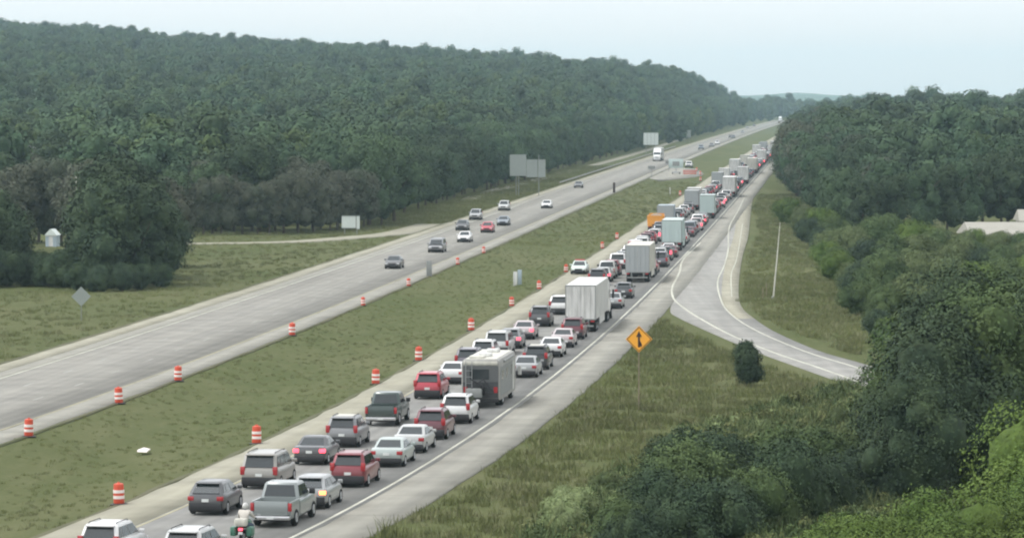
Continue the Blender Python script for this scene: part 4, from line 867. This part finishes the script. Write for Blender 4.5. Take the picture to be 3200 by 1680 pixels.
Q = {'L': [(370, 1769, 'suv', 'white', None, ''), (636, 1612, 'hatch', 'dark grey', None, ''), (786, 1530, 'minivan', 'silver-beige', None, ''), (955, 1455, 'sedan', 'dark grey', 'brake', 'with bright brake lights'),
           (1050, 1400, 'suv', 'grey', 'tail', 'with a pale roof panel'), (1175, 1333, 'pickup', 'dark green', None, ''), (1320, 1249, 'suv', 'red', None, ''), (1385, 1202, 'sedan', 'white', None, ''), (1428, 1166, 'suv', 'purple-grey', None, ''),
           (1487, 1138, 'suv', 'white', None, ''), (1532, 1111, 'minivan', 'light silver', None, ''), (1596, 1091, 'hatch', 'grey', 'brake', ''), (1635, 1062, 'sedan', 'pinkish silver', 'brake', ''), (1675, 1022, 'suv', 'dark grey', None, ''), (1752, 985, 'suv', 'white', None, ''),  # pinkish sedan: tail-lamp glow on a silver car, put into its paint
           (1895, 873, 'pickup', 'light silver', None, ''), (1925, 842, 'minivan', 'white', None, ''), (1972, 795, 'minivan', 'white', None, ''), (2013, 771, 'suv', 'maroon', None, ''), (2045, 748, 'sedan', 'silver', None, ''),
           (2108, 694, 'suv', 'dark grey', None, ''), (2122, 678, 'sedan', 'white', None, ''), (2140, 662, 'suv', 'black', None, ''), (2152, 642, 'suv', 'blue-grey', None, ''), (2165, 622, 'minivan', 'white', None, ''), (2228, 602, 'suv', 'silver', 'brake', '')],
     'R': [(640, 1790, 'suv', 'light silver', None, ''), (857, 1650, 'pickup', 'grey-green', None, ''), (972, 1593, 'hatch', 'silver', 'amber', 'with one orange tail lamp lit'), (1085, 1525, 'suv', 'dark red', None, ''), (1218, 1462, 'sedan', 'greenish silver', 'tail', ''),
           (1275, 1418, 'sedan', 'light silver', None, ''), (1337, 1376, 'suv', 'maroon', None, ''), (1415, 1326, 'suv', 'white', None, ''), (1640, 1182, 'sedan', 'silver', None, ''), (1677, 1157, 'suv', 'black', None, 'with a shiny pale roof'),
           (1715, 1118, 'sedan', 'white', None, ''), (1748, 1088, 'sedan', 'pinkish silver', 'tail', ''), (1780, 1062, 'suv', 'maroon', 'tail', ''), (1925, 966, 'sedan', 'silver', None, ''), (1955, 934, 'hatch', 'dark grey', None, ''),
           (2078, 836, 'minivan', 'purple-grey', None, ''), (2113, 806, 'sedan', 'maroon', None, ''), (2150, 742, 'sedan', 'maroon', None, ''), (2183, 722, 'pickup', 'pinkish silver', 'brake', ''), (2190, 704, 'sedan', 'red', 'brake', ''), (2268, 650, 'suv', 'pinkish silver', 'brake', '')]}
ALLV = []     # (Z, lane, desc, root) labelled together below
def place_q(u, v, lane, L=None):
    x, Z = G(u, v); off = x - RXX(Z); off = .35*off + .65*LANE[lane]; off = min(max(off, LANE[lane]-.55), LANE[lane]+.45)
    return RXX(Z)+off, Z, -heading(Z+2)
for lane in ('L', 'R'):
    for (u, v, k, c, lamp, extra) in Q[lane]:
        x, Z, rz = place_q(u, v, lane); col = COLS[c]
        root = assemble(car_kind(k), ON[k], (x, Z, .03), rz+random.uniform(-.006, .006), col, 'brake' if lamp == 'brake' else None, Z > 640)
        if lamp == 'amber':
            o = [q for q in root.children if q.name.startswith('tail_light')][1]; o.material_slots[0].link = 'OBJECT'; o.material_slots[0].material = M['amber']; o['label'] = 'glowing orange tail lamp'
        if extra == 'with a pale roof panel' or extra == 'with a shiny pale roof':
            g = MB().box(-.52, .52, .85, 2.15, 1.735, 1.765, .012).build('roof_panel', M['fibre'], root, True)
        ALLV.append([Z, lane, c+' '+KN[k], CATN[k], extra, root])
def big(P, name, u, v, lane, desc, cat, col=(.7, .7, .7), pos=None):
    if pos is None: x, Z, rz = place_q(u, v, lane)
    else: x, Z, rz = pos
    root = assemble(P, name, (x, Z, .03), rz, col); ALLV.append([Z, lane, desc, cat, '', root]); return root
semiW = semi_parts('white'); big(semiW, 'semi_truck', 1805, 1040, 'R', 'white semi truck', 'semi truck', (.62, .62, .62))
big(rv_parts(), 'motorhome', 1503, 1276, 'R', 'cream motorhome', 'motorhome')
M['boxgrey'] = simple('grey_shutter', (.33, .35, .35), .5, .1, .4, .08, 1)
M['mint'] = simple('pale_mint_panel', (.42, .50, .48), .5, 0, .4, .08, 1)
big(semi_parts('fibre', 12.0, 0, 'boxgrey'), 'semi_truck', 1978, 884, 'R', 'shutter-doored semi truck', 'semi truck', (.3, .25, .26))
big(semi_parts('mint', 10.5, 0, 'mint'), 'semi_truck', 2088, 785, 'R', 'mint-grey semi truck', 'semi truck', (.10, .2, .19))
big(boxtruck_parts('mint', 7.5, 3.9, 'mint'), 'box_truck', 2214, 684, 'R', 'pale mint box truck', 'truck', (.4, .4, .4))
big(semi_parts('white', 13.5), 'semi_truck', 2283, 617, 'R', 'tall white semi truck', 'semi truck', (.05, .05, .06))
big(boxtruck_parts('white', 8, 3.9), 'box_truck', 2333, 575, 'R', 'white box truck', 'truck', (.5, .5, .5))
big(semi_parts('fibre', 13.5), 'semi_truck', 2352, 543, 'R', 'off-white semi truck', 'semi truck', (.5, .5, .5))
big(semi_parts('white', 13.5), 'semi_truck', 2378, 512, 'R', 'farthest white semi truck', 'semi truck', (.6, .6, .6))
big(boxtruck_parts('bluegrey', 7.5, 3.3, 'boxgrey'), 'box_truck', 2064, 712, 'L', 'blue-grey box truck', 'truck', (.6, .6, .6))
big(bus_parts(), 'dump_truck', 2045, 729, 'L', 'yellow dump truck', 'dump truck', pos=(RXX(556)-7.3, 556, -heading(560)))
ALLV[-2][0] = 582; ALLV[-2][5].location = (RXX(582)-7.0, 582, .03)
big(boxtruck_parts('white', 7.5, 3.4), 'box_truck', 2262, 572, 'L', 'white box truck', 'truck', (.6, .6, .6))
big(semi_parts('white', 13.5), 'semi_truck', 2300, 548, 'L', 'white semi truck', 'semi truck', (.6, .6, .6))
big(boxtruck_parts('fibre', 7.5, 3.5), 'box_truck', 2335, 524, 'L', 'off-white box truck', 'truck', (.6, .6, .6))
mx_, mz_, mr_ = place_q(770, 1704, 'R'); motorcycle((mx_+.15, mz_, .03), mr_)
LNAME = {'L': 'median-side queue lane', 'R': 'shoulder-side queue lane'}
# fill to the vanishing end: small cars among the far trucks
rr = random.Random(11)
big_kinds = [boxtruck_parts('white', 7.5, 3.6), boxtruck_parts('fibre', 6.5, 3.3), semi_parts('white', 12.5), boxtruck_parts('boxgrey', 7, 3.5)]
bk_desc = [('white box truck', 'truck', 11), ('off-white box truck', 'truck', 10), ('white semi truck', 'semi truck', 19), ('grey box truck', 'truck', 10.5)]
LEN = {'sedan': 4.85, 'hatch': 4.45, 'suv': 4.75, 'minivan': 5.15, 'pickup': 5.85}
for v in ALLV:
    n_ = v[5].name; v.append(19.5 if n_.startswith('semi') else 11 if n_.startswith(('box', 'motorh')) else 8 if n_.startswith('dump') else 5.4)
for lane, zmax in (('L', 1420), ('R', 1420)):
    Z = 400 if lane == 'L' else 420
    while Z < zmax:
        bt = rr.random() < (0 if Z < 560 else .06 if Z < 800 else .06); k = rr.choice(['suv', 'sedan', 'minivan', 'hatch', 'suv', 'pickup']); bi = rr.choice([0, 1, 2, 3]) if bt else None
        L_need = bk_desc[bi][2] if bt else LEN[k]
        clash = [v for v in ALLV if v[1] == lane and v[0] < Z+L_need+2.2 and v[0]+v[6] > Z-2.2]
        if clash:
            if bt:
                Z += .01; 
                if rr.random() < .5: continue
            Z = max(max(v[0]+v[6] for v in clash if True)+2.3, Z+.6) if not any(v[0] > Z for v in clash) else Z+.8
            continue
        if bt:
            root = assemble(big_kinds[bi], 'semi_truck' if bi == 2 else 'box_truck', (RXX(Z)+LANE[lane]+rr.uniform(-.15, .15), Z, .03), -heading(Z), rr.choice([(.6, .6, .6), (.3, .05, .05), (.08, .1, .14)])); ALLV.append([Z, lane, bk_desc[bi][0], bk_desc[bi][1], '', root, L_need])
        else:
            c = rr.choice(['white', 'silver', 'grey', 'dark grey', 'light silver', 'blue-grey', 'dark red', 'black', 'white', 'light silver'])
            root = assemble(car_kind(k), ON[k], (RXX(Z)+LANE[lane]+rr.uniform(-.2, .2), Z, .03), -heading(Z), COLS[c], 'brake' if rr.random() < .10 else None, Z > 640); ALLV.append([Z, lane, c+' '+KN[k], CATN[k], '', root, L_need])
        Z += L_need + rr.uniform(2.5, 6.5)
UN = ['', 'first', 'second', 'third', 'fourth', 'fifth', 'sixth', 'seventh', 'eighth', 'ninth', 'tenth', 'eleventh', 'twelfth', 'thirteenth', 'fourteenth', 'fifteenth', 'sixteenth', 'seventeenth', 'eighteenth', 'nineteenth', 'twentieth']
TN = ['', '', 'twenty', 'thirty', 'forty', 'fifty', 'sixty', 'seventy', 'eighty', 'ninety']; TT = ['', '', 'twentieth', 'thirtieth', 'fortieth', 'fiftieth', 'sixtieth', 'seventieth', 'eightieth', 'ninetieth']
def ordw(i): return ('one hundred '+ordw(i-100) if i > 100 else 'one hundredth') if i >= 100 else UN[i] if i <= 20 else TT[i//10] if i % 10 == 0 else TN[i//10]+'-'+UN[i % 10]
for lane in 'LR':
    L_ = sorted([v for v in ALLV if v[1] == lane], key=lambda v: v[0]); seen = {}
    for i, v in enumerate(L_):
        d = v[2] + ((' '+v[4]) if v[4] else '')
        nb = ('just ahead of the '+L_[i-1][2]) if i else 'cut off by the bottom edge of the picture'
        lab = f"{d} in the {LNAME[lane]}, {nb}"
        if len(lab.split()) > 15: lab = f"{v[2]}, {LNAME[lane]}, {nb}"
        if lab in seen or i > 16: lab = f"{v[2]}, {ordw(i+1)} vehicle from the camera in the {LNAME[lane]}"
        seen[lab] = 1; tag(v[5], lab, v[3], 'vehicles queued in the '+LNAME[lane])
# facing patrol car on the median shoulder
x, Z = G(1828, 858); L0 = 4.85
pc = assemble(car_kind('sedan'), 'patrol_car', (RXX(Z+L0)-9.9, Z+L0, .03), math.pi-heading(Z), (.55, .62, .57))
MB().box(-.55, .55, 2.0, 2.25, 1.47, 1.60, .03).build('light_bar', M['redpanel'], pc, True)
tag(pc, 'pale car with red roof light bar parked facing the camera on the median shoulder', 'patrol car')
# oncoming carriageway
WV = [(1225, 841, 'sedan', 'dark grey', 'dark sedan nearest the camera on the free-flowing carriageway'), (1360, 790, 'minivan', 'grey', 'grey minivan second from the camera on the free-flowing carriageway'),
      (1448, 758, 'sedan', 'white', 'white sedan beside the dark hatchback on the free-flowing carriageway'), (1441, 721, 'hatch', 'dark grey', 'dark hatchback just beyond the white sedan, outer side of the free-flowing carriageway'),
      (1468, 688, 'suv', 'silver', 'silver-roofed SUV at the outer edge of the free-flowing carriageway'), (1520, 728, 'hatch', 'red', 'small red car on the free-flowing carriageway'),
      (1570, 706, 'sedan', 'blue-grey', 'blue-grey sedan directly beyond the small red car'), (1572, 659, 'suv', 'light silver', 'light silver SUV on the outer lane level with the large sign back'),
      (1706, 652, 'sedan', 'white', 'white-fronted sedan alone in the inner lane beyond the SUVs'), (1806, 588, 'sedan', 'dark grey', 'dark sedan alone between the white sedan and the white truck'),
      (2190, 468, 'pickup', 'blue-grey', 'distant pickup truck above the roadworks crossover'),
      (2227, 459, 'sedan', 'dark grey', 'dark distant car right behind the distant pickup truck'), (2250, 452, 'suv', 'white', 'white distant car climbing towards the crest'), (2282, 431, 'sedan', 'black', 'black distant car on the outer side of the far straight'),
      (2303, 433, 'suv', 'dark grey', 'dark distant SUV on the inner side of the far straight'), (2320, 416, 'sedan', 'grey', 'grey distant car in the middle of the far straight'), (2350, 395, 'suv', 'black', 'black car just before the crest'),
      (2318, 401, 'sedan', 'silver', 'silver distant car on the outer lane before the crest')]
for u, v, k, c, lab in WV:
    x, Z = G(u, v); Lc = {'sedan': 4.85, 'hatch': 4.45, 'suv': 4.75, 'minivan': 5.15, 'pickup': 5.85}[k]; h = heading(Z)
    off = x-RXX(Z); off = min(max(off, -39.5), -29.8); X = RXX(Z)+off
    root = assemble(car_kind(k), ON[k], (X+math.sin(h)*Lc, Z+math.cos(h)*Lc, .03), math.pi-h, COLS[c], None, Z > 760)
    tag(root, lab, CATN[k], 'vehicles on the free-flowing carriageway')
def facing_semi(u, v, lab, off):
    x, Z = G(u, v); h = heading(Z); Lc = 21.8; X = RXX(Z)+off
    root = assemble(semiW, 'semi_truck', (X+math.sin(h)*Lc, Z+math.cos(h)*Lc, .03), math.pi-h, (.75, .76, .74)); tag(root, lab, 'semi truck', 'vehicles on the free-flowing carriageway')
facing_semi(2047, 504, 'white semi truck coming down the free-flowing carriageway under the far sign', -35.6)
facing_semi(2393, 380, 'tiny white semi truck topping the crest of the highway', -33.0)
# ------------------------------------------------------------------ drums, signs, posts, buildings
def revolve(prof, n=20):
    return MB().loft([[(r_*math.cos(t), r_*math.sin(t), z) for t in [2*math.pi*k/n for k in range(n)]] for r_, z in prof])
DR = [('body', revolve([(.235, .05), (.25, .08), (.245, .28), (.25, .285), (.25, .60), (.235, .61), (.235, .90), (.22, .97), (.12, 1.0)]).mesh('drum_body', M['orange'], True, 40)),
      ('reflective_band', revolve([(.258, .30), (.258, .44)]).mesh('band', M['drumwhite'], True, 40)), ('reflective_band', revolve([(.258, .56), (.258, .70)]).mesh('band', M['drumwhite'], True, 40)),
      ('base', revolve([(.40, .0), (.42, .05), (.26, .09)]).mesh('drum_base', M['trim'], True, 40)), ('handle', MB().box(-.08, .08, -.02, .02, .98, 1.06, .01).mesh('drum_handle', M['orange']))]
def drum(X, Z, lab, grp, s=1.08):
    t = empty('traffic_drum', (X, Z, float(hgt(np.array([X]), np.array([Z]))[0])+.02), random.uniform(0, 6)); t.scale = (s, s, s)
    t.rotation_euler = (random.uniform(-.03, .03), random.uniform(-.03, .03), t.rotation_euler.z)
    for n_, me in DR: link(n_, me, t)
    tag(t, lab, 'traffic drum', grp)
ORD = ['first', 'second', 'third', 'fourth', 'fifth', 'sixth', 'seventh', 'eighth', 'ninth', 'tenth', 'eleventh', 'twelfth', 'thirteenth', 'fourteenth', 'fifteenth', 'sixteenth']
for i, q in enumerate([(361, 1574), (790, 1385), (1155, 1199), (1293, 1126), (1463, 1032), (1589, 956), (1692, 903), (1777, 850), (1896, 776), (1937, 746)]):
    x, Z = G(*q); drum(RXX(Z)-11.75, Z, f'orange and white drum, {ORD[i]} from the camera along the queue side of the median', 'drums along the queue side of the median', 1.08 if i < 5 else .92)
for i, q in enumerate([(89, 1362), (374, 1259), (575, 1189), (945, 1047), (1144, 954), (1247, 893), (1442, 826), (1524, 790), ]):
    x, Z = G(*q); drum(RXX(Z)-26.15, Z, f'orange and white drum, {ORD[i]} from the camera along the free-flowing side of the median', 'drums along the free-flowing side of the median', 1.08 if i < 4 else .85)
for i, (Z, o) in enumerate([(770, -12.0), (905, -12.4), (975, -14.8), (1025, -17.5)]):
    drum(RXX(Z)+o, Z, f'distant orange drum, {ORD[i]} in the row leading up to the median crossover', 'drums at the median crossover', 1.0)
def gz(x, z): return float(hgt(np.array([x]), np.array([z]))[0])
def sign(name, x, Z, panels, posts, lab, cat, mat, rz=0.0, postmat='postgrey', postr=.07):
    """panels: x0,x1,z0,z1 boxes; posts: x positions"""
    t = empty(name, (x, Z, gz(x, Z)), rz); zt = max(p[3] for p in panels)
    for (x0, x1, z0, z1) in panels:
        p = MB().box(x0, x1, -.03, .03, z0, z1).build('sign_panel', M[mat], t)
        m = MB(); n = max(1, int((x1-x0)/1.2))
        for k in range(1, n): xx = x0+(x1-x0)*k/n; m.box(xx-.05, xx+.05, -.075, -.032, z0+.05, z1-.05)
        m.box(x0, x1, -.06, -.032, z1-.12, z1-.02).box(x0, x1, -.06, -.032, z0+.02, z0+.12).build('stiffener', M['signback'], p)
    for px in posts: MB().box(px-postr, px+postr, .035, .035+2*postr, -.5, zt-.1).build('post', M[postmat], t)
    tag(t, lab, cat); return t
X, Z = G(1650, 612); sign('highway_sign', X, Z, [(-3.7, -.35, 4.1, 8.45), (-.30, 1.95, 3.85, 7.45), (2.05, 3.55, 3.85, 7.45)], (-2.4, -1.9, 2.2), 'huge grey back of a three-panel highway sign standing before the wood', 'road sign', 'signback')
X, Z = G(1096, 731); sign('highway_sign', X, Z, [(-1.32, .75, .9, 2.75), (.85, 1.32, .75, 2.75)], (-.9, .9), 'pale two-panel sign beside the exit lane at the foot of the wood', 'road sign', 'signlight')
X, Z = G(2034, 489); sign('highway_sign', X, Z, [(-2.5, 2.5, 3.9, 8.1)], (-1.6, 1.6), 'tall pale square sign standing above the oncoming white semi truck', 'road sign', 'signlight')
X, Z = G(2147, 446); sign('highway_sign', X, Z, [(-1.7, 1.7, 2.3, 5.6)], (-1, 1), 'small pale sign between the tall square sign and the far straight', 'road sign', 'signback')
X, Z = G(2302, 392); sign('highway_sign', X, Z, [(-3.4, 3.2, 2.6, 6.0)], (-2, 2), 'faint pale sign before the wood near the crest', 'road sign', 'signlight')
def diamond(x, Z, zc, half, lab, mat, face=None, post_h=None):
    t = empty('diamond_sign', (x, Z, gz(x, Z)))
    s = half; m = MB().add([(0, -.02, zc-s), (s, -.02, zc), (0, -.02, zc+s), (-s, -.02, zc), (0, .02, zc-s), (s, .02, zc), (0, .02, zc+s), (-s, .02, zc)], [(0, 1, 2, 3), (7, 6, 5, 4), (0, 4, 5, 1), (1, 5, 6, 2), (2, 6, 7, 3), (3, 7, 4, 0)])
    p = m.build('sign_panel', M[mat], t)
    if face:
        b = MB(); k = s*.93; w_ = .025*s/.9      # thin black border
        for a0, a1 in (((0, -k), (k, 0)), ((k, 0), (0, k)), ((0, k), (-k, 0)), ((-k, 0), (0, -k))):
            f = (k-w_*2.2)/k; b.add([(a0[0], -.032, zc+a0[1]), (a1[0], -.032, zc+a1[1]), (a1[0]*f, -.032, zc+a1[1]*f), (a0[0]*f, -.032, zc+a0[1]*f), (a0[0], -.021, zc+a0[1]), (a1[0], -.021, zc+a1[1]), (a1[0]*f, -.021, zc+a1[1]*f), (a0[0]*f, -.021, zc+a0[1]*f)], [(0, 1, 2, 3), (0, 4, 5, 1), (1, 5, 6, 2), (2, 6, 7, 3), (3, 7, 4, 0)])
        b.build('border', M['black'], p)
        q = s
        def slab(pts, y=-.036): n = len(pts); return MB().loft([[(px*q, y, zc+pz*q) for px, pz in pts], [(px*q, -.021, zc+pz*q) for px, pz in pts]])
        ar = slab([(-.075, -.60), (.075, -.60), (.075, .18), (.22, .16), (0, .62), (-.22, .16), (-.075, .18)])
        ar.build('arrow', M['black'], p)
        slab([(.076, -.12), (.16, -.24), (.24, -.48), (.12, -.60), (.076, -.42)], -.034).build('merge_mark', M['black'], p)
    MB().box(-.035, .035, .025, .11, -.6, zc+s*.5).build('post', M['postgrey' if face is None else 'wood'], t)
    tag(t, lab, 'warning sign'); return t
x, Z = zpx(1997.5, 243), 243.0
diamond(x, Z, 20-(1059.6-304)*243/11800-gz(x, Z), .86, 'orange diamond warning sign with a black merging arrow beside the queue shoulder', 'signorange', True)
x, Z = G(254, 1003); diamond(x, Z, 20-(926-304)*Z/11800-gz(x, Z), .88, 'weathered grey back of a diamond sign on the grass below the dark clump', 'signback')
def post_thing(name, x, Z, w, d, h, mat, lab, cat, cap=True):
    t = empty(name, (x, Z, gz(x, Z))); MB().box(-w/2, w/2, -d/2, d/2, -.2, h, min(w, d)*.12).build('panel', M[mat], t, True)
    if cap: MB().box(-w*.2, w*.2, d/2+.005, d/2+.09, -.3, h*.9).build('post', M['postgrey'], t)
    tag(t, lab, cat)
x, Z = G(1341, 862); post_thing('delineator_sign', x, Z, .62, .12, 1.75, 'postgrey', 'dark grey upright marker panel at the median edge of the free-flowing carriageway', 'marker panel')
x, Z = G(1919, 602); post_thing('delineator_sign', x, Z, .50, .12, 2.2, 'black', 'narrow black upright marker where the median pavement widens', 'marker panel')
x, Z = G(1610, 882); post_thing('utility_cabinet', x, Z, .42, .4, 1.5, 'white', 'white half of a pair of cabinets standing in the grass median', 'cabinet', False)
x, Z = G(1624, 880); post_thing('utility_cabinet', x, Z, .45, .4, 1.6, 'bluegrey', 'blue-grey half of a pair of cabinets standing in the grass median', 'cabinet', False)
x, Z = G(2094, 606); post_thing('marker_post', x, Z, .22, .1, 1.6, 'white', 'small white post in the median before the crossover', 'post', False)
# litter on the median
x, Z = G(447, 1388); t = link('roadside_litter', MB().loft([[(-.28, -.4, 0), (.30, -.55, .01), (.34, -.5, .10), (-.26, -.35, .12)], [(-.05, .4, .02), (.38, .3, .02), (.36, .32, .08), (-.02, .42, .14)]]).mesh('litter', M['drumwhite']))
t.location = (x, Z, gz(x, Z)+.22); t.scale = (1.0, 1.6, 1.0); tag(t, 'crumpled white litter lying on the grass median near the queue', 'litter')
# tall thin pole by the ramp
x, Z = G(2415, 931); t = empty('utility_pole', (x, Z, gz(x, Z))); MB().tube([(0, 0, -.5), (.32, 0, 3.0), (.70, 0, 7.6)], [.085, .07, .03], 10).build('shaft', M['fibre'], t, True); MB().tube([(0, 0, -.3), (0, 0, .25)], .15, 10).build('base', M['steel'], t, True)
tag(t, 'tall thin leaning pale pole on the grass right of the on-ramp', 'pole')
for u_, v_, h_ in ((2395, 925, 1.4), (2384, 932, 1.2)):
    x, Z = G(u_, v_); t = link('marker_stake', MB().tube([(0, 0, -.2), (0, 0, h_)], .035, 6).mesh('stake', M['wood'])); t.location = (x, Z, gz(x, Z)); tag(t, 'thin wooden stake near the foot of the leaning pole', 'stake', 'stakes by the leaning pole')
x, Z = zpx(238, 436), 436.0; t = empty('utility_pole', (x, Z, gz(x, Z))); MB().tube([(0, 0, -.5), (0, 0, 11.0)], [.09, .06], 10).build('shaft', M['fibre'], t, True); MB().tube([(-.35, 0, 10.7), (.35, 0, 10.7)], .04, 6).build('crossarm', M['wood'], t)
tag(t, 'pale pole rising above the dark clump of trees', 'pole')
# guard rail along the far carriageway
def rail(o, z0, z1, lab):
    t = empty('guard_rail', (RXX(z0)+o, z0, 0)); zs = np.arange(z0, z1+1, 12.0); b = [(RXX(z)+o-RXX(z0)-o, z-z0, 0) for z in zs]
    m = MB(); 
    for (x0, y0, _), (x1, y1, _) in zip(b[:-1], b[1:]): m.add([(x0, y0, .48), (x1, y1, .48), (x1, y1, .80), (x0, y0, .80), (x0+.06, y0, .48), (x1+.06, y1, .48), (x1+.06, y1, .80), (x0+.06, y0, .80)], [(0, 1, 2, 3), (4, 7, 6, 5), (3, 2, 6, 7), (0, 4, 5, 1)])
    m.build('rail', M['steel'], t)
    for k, (x0, y0, _) in enumerate(b): MB().box(x0-.2, x0-.02, y0-.08, y0+.08, -.4, .78).build('post', M['wood'], t)
    tag(t, lab, 'guard rail')
rail(-43.0, 860, 1500, 'long low guard rail along the outer edge of the free-flowing carriageway')
# message trailer and crew vehicle at the crossover
x, Z = RXX(985)-21.5, 985.0; t = empty('message_trailer', (x, Z, gz(x, Z)), R_(-8))
MB().box(-1.9, 1.9, -.12, .12, 1.7, 4.0, .05).build('display_board', M['mint'], t, True); MB().box(-.9, .9, -.16, -.125, 2.2, 3.4).build('dark_face', M['postgrey'], t)
MB().box(-.9, .9, -1.1, 1.1, .45, .75, .04).tube([(0, 0, .6), (0, 0, 2.0)], .10, 8).build('chassis', M['steel'], t, True)
for s in (-1, 1): MB().wheel(s*.95, 0, .33, .33, .2).build('wheel', M['tyre'], t, True)
tag(t, 'pale portable message board trailer parked on the median crossover', 'message trailer')
x, Z = RXX(1080)-21.5, 1080.0; pk = assemble(car_kind('pickup'), 'pickup_truck', (x, Z, gz(x, Z)+.05), math.pi-.1, COLS['white']); tag(pk, 'white pickup truck parked in the median beyond the message board trailer', 'pickup truck')
x, Z = RXX(960)-17.0, 960.0; t = empty('barricade', (x, Z, gz(x, Z)+.05))
for z_ in (.5, .9, 1.3):
    MB().box(-1.7, 1.7, -.04, .04, z_, z_+.22).build('board', M['orange'], t)
for s in (-1.4, 1.4): MB().box(s-.06, s+.06, .045, .12, -.2, 1.6).build('leg', M['steel'], t)
tag(t, 'orange barricade closing the median crossover on the queue side', 'barricade')
for dx, Z, lab in ((-26.0, 945, 'dark arrow board on legs at the near side of the crossover'), (-24.9, 1020, 'grey barricade panel behind the message board trailer')):
    x = RXX(Z)+dx; t = empty('arrow_board', (x, Z, gz(x, Z))); MB().box(-.9, .9, -.05, .05, 2.1, 2.9).build('panel', M['postgrey'], t)
    MB().box(-.06, .06, .055, .16, -.3, 2.7).box(-.5, .5, .02, .2, -.1, .06).build('stand', M['postgrey'], t); tag(t, lab, 'arrow board')
# long pale building on the right
def ab(t, n, x0, x1, y0, y1, z0, z1, m, c=0): return MB().box(x0, x1, y0, y1, z0, z1, c).build(n, M[m], t)
x, Z = zpx(3040, 500), 500.0; t = empty('long_building', (x, Z, gz(x, Z)-.3), R_(3))
ab(t, 'wall', 0, 16, 0, 9, 0, 2.15, 'siding')
rf = MB().loft([[(-.5, -.5, 2.10), (16.5, -.5, 2.10), (16.5, 9.5, 2.10), (-.5, 9.5, 2.10)], [(-.5, -.5, 2.28), (16.5, -.5, 2.28), (16.5, 9.5, 2.28), (-.5, 9.5, 2.28)], [(-.3, 4.3, 3.75), (16.3, 4.3, 3.75), (16.3, 4.7, 3.75), (-.3, 4.7, 3.75)]]).build('roof', M['roofing'], t); ab(rf, 'chimney', 9.5, 10.1, 4.2, 4.8, 3.5, 4.3, 'wood')
for k in range(6):
    w_ = ab(t, 'window', 1.4+k*2.4, 2.3+k*2.4, -.03, .02, .9, 1.7, 'white'); ab(w_, 'pane', 1.47+k*2.4, 2.23+k*2.4, -.045, -.031, .96, 1.64, 'glass')
tag(t, 'long low pale-roofed building half hidden in the green slope right of the ramp', 'building')
x, Z = zpx(3215, 535), 535.0; t = empty('shed', (x, Z, gz(x, Z))); ab(t, 'wall', -1, 8, 0, 6, 0, 2.6, 'siding'); MB().loft([[(-1.4, -.4, 2.55), (8.4, -.4, 2.55), (8.4, 6.4, 2.55), (-1.4, 6.4, 2.55)], [(-1.2, 2.8, 4.1), (8.2, 2.8, 4.1), (8.2, 3.2, 4.1), (-1.2, 3.2, 4.1)]]).build('roof', M['roofing'], t)
tag(t, 'second pale roof just behind the long low building', 'building')
# shed in the gap of the dark clump
x, Z = zpx(158, 496), 496.0; t = empty('shed', (x, Z, gz(x, Z)+.5), R_(-12)); t.scale = (.62, .62, .80); ab(t, 'wall', -1.2, 1.2, 0, 2.4, 0, 1.9, 'bluegrey'); MB().loft([[(-1.4, -.2, 1.88), (1.4, -.2, 1.88), (1.4, 2.6, 1.88), (-1.4, 2.6, 1.88)], [(-.1, -.2, 2.9), (.1, -.2, 2.9), (.1, 2.6, 2.9), (-.1, 2.6, 2.9)]]).build('roof', M['signlight'], t)
d_ = ab(t, 'door', -.45, .45, -.04, .0, .05, 1.7, 'white'); ab(d_, 'handle', .30, .36, -.07, -.041, .8, .95, 'steel'); ab(t, 'trim_board', -1.25, 1.25, -.03, .0, 1.72, 1.87, 'white')
tag(t, 'small blue-grey shed glimpsed through the gap in the dark clump', 'shed')
# farmhouse glimpsed up the slope at the left end
x, Z = zpx(95, 650), 650.0; t = empty('farmhouse', (x, Z, gz(x, Z)+2), R_(15)); ab(t, 'wall', -4, 4, 0, 7, 0, 7.6, 'siding')
MB().loft([[(-4.3, -.3, 7.55), (4.3, -.3, 7.55), (4.3, 7.3, 7.55), (-4.3, 7.3, 7.55)], [(-.1, -.3, 9.8), (.1, -.3, 9.8), (.1, 7.3, 9.8), (-.1, 7.3, 9.8)]]).build('roof', M['postgrey'], t)
for k in (-2.6, 0, 2.0): w_ = ab(t, 'window', k, k+.9, -.04, 0, 5.4, 6.8, 'white'); ab(w_, 'pane', k+.07, k+.83, -.055, -.041, 5.47, 6.73, 'glass')
tag(t, 'pale farmhouse showing in bits through the trees at the left end of the wood', 'house')
for u, Z, s in ((35, 640, 1.05), (70, 632, .82), (128, 634, .80), (160, 640, 1.0), (95, 628, .74), (10, 650, 1.1), (185, 655, 1.1)):
    tree('mid', zpx(u, Z), Z, s, 'tree partly hiding the pale farmhouse at the left end of the wood', 'tree', 'trees in front of the farmhouse', 'leafdull' if s < .9 else 'leafdark', sz=.95)
# reeds at the verge
V_, F_ = blades(77, 60, 1.3, .35, .03); o = link('tall_grass_clump', npmesh('tall_grass', V_, F_, M['blade1'])); x, Z = G(1215, 1700); o.location = (x, Z, gz(x, Z)); tag(o, 'tall green grass clump at the pavement edge by the bottom of the picture', 'grass clump')
o2 = o.copy(); COL.objects.link(o2); x, Z = G(1250, 1690); o2.location = (x, Z, gz(x, Z)); o2.scale = (.8, .8, .75); tag(o2, 'shorter green grass clump just right of the tallest one', 'grass clump')
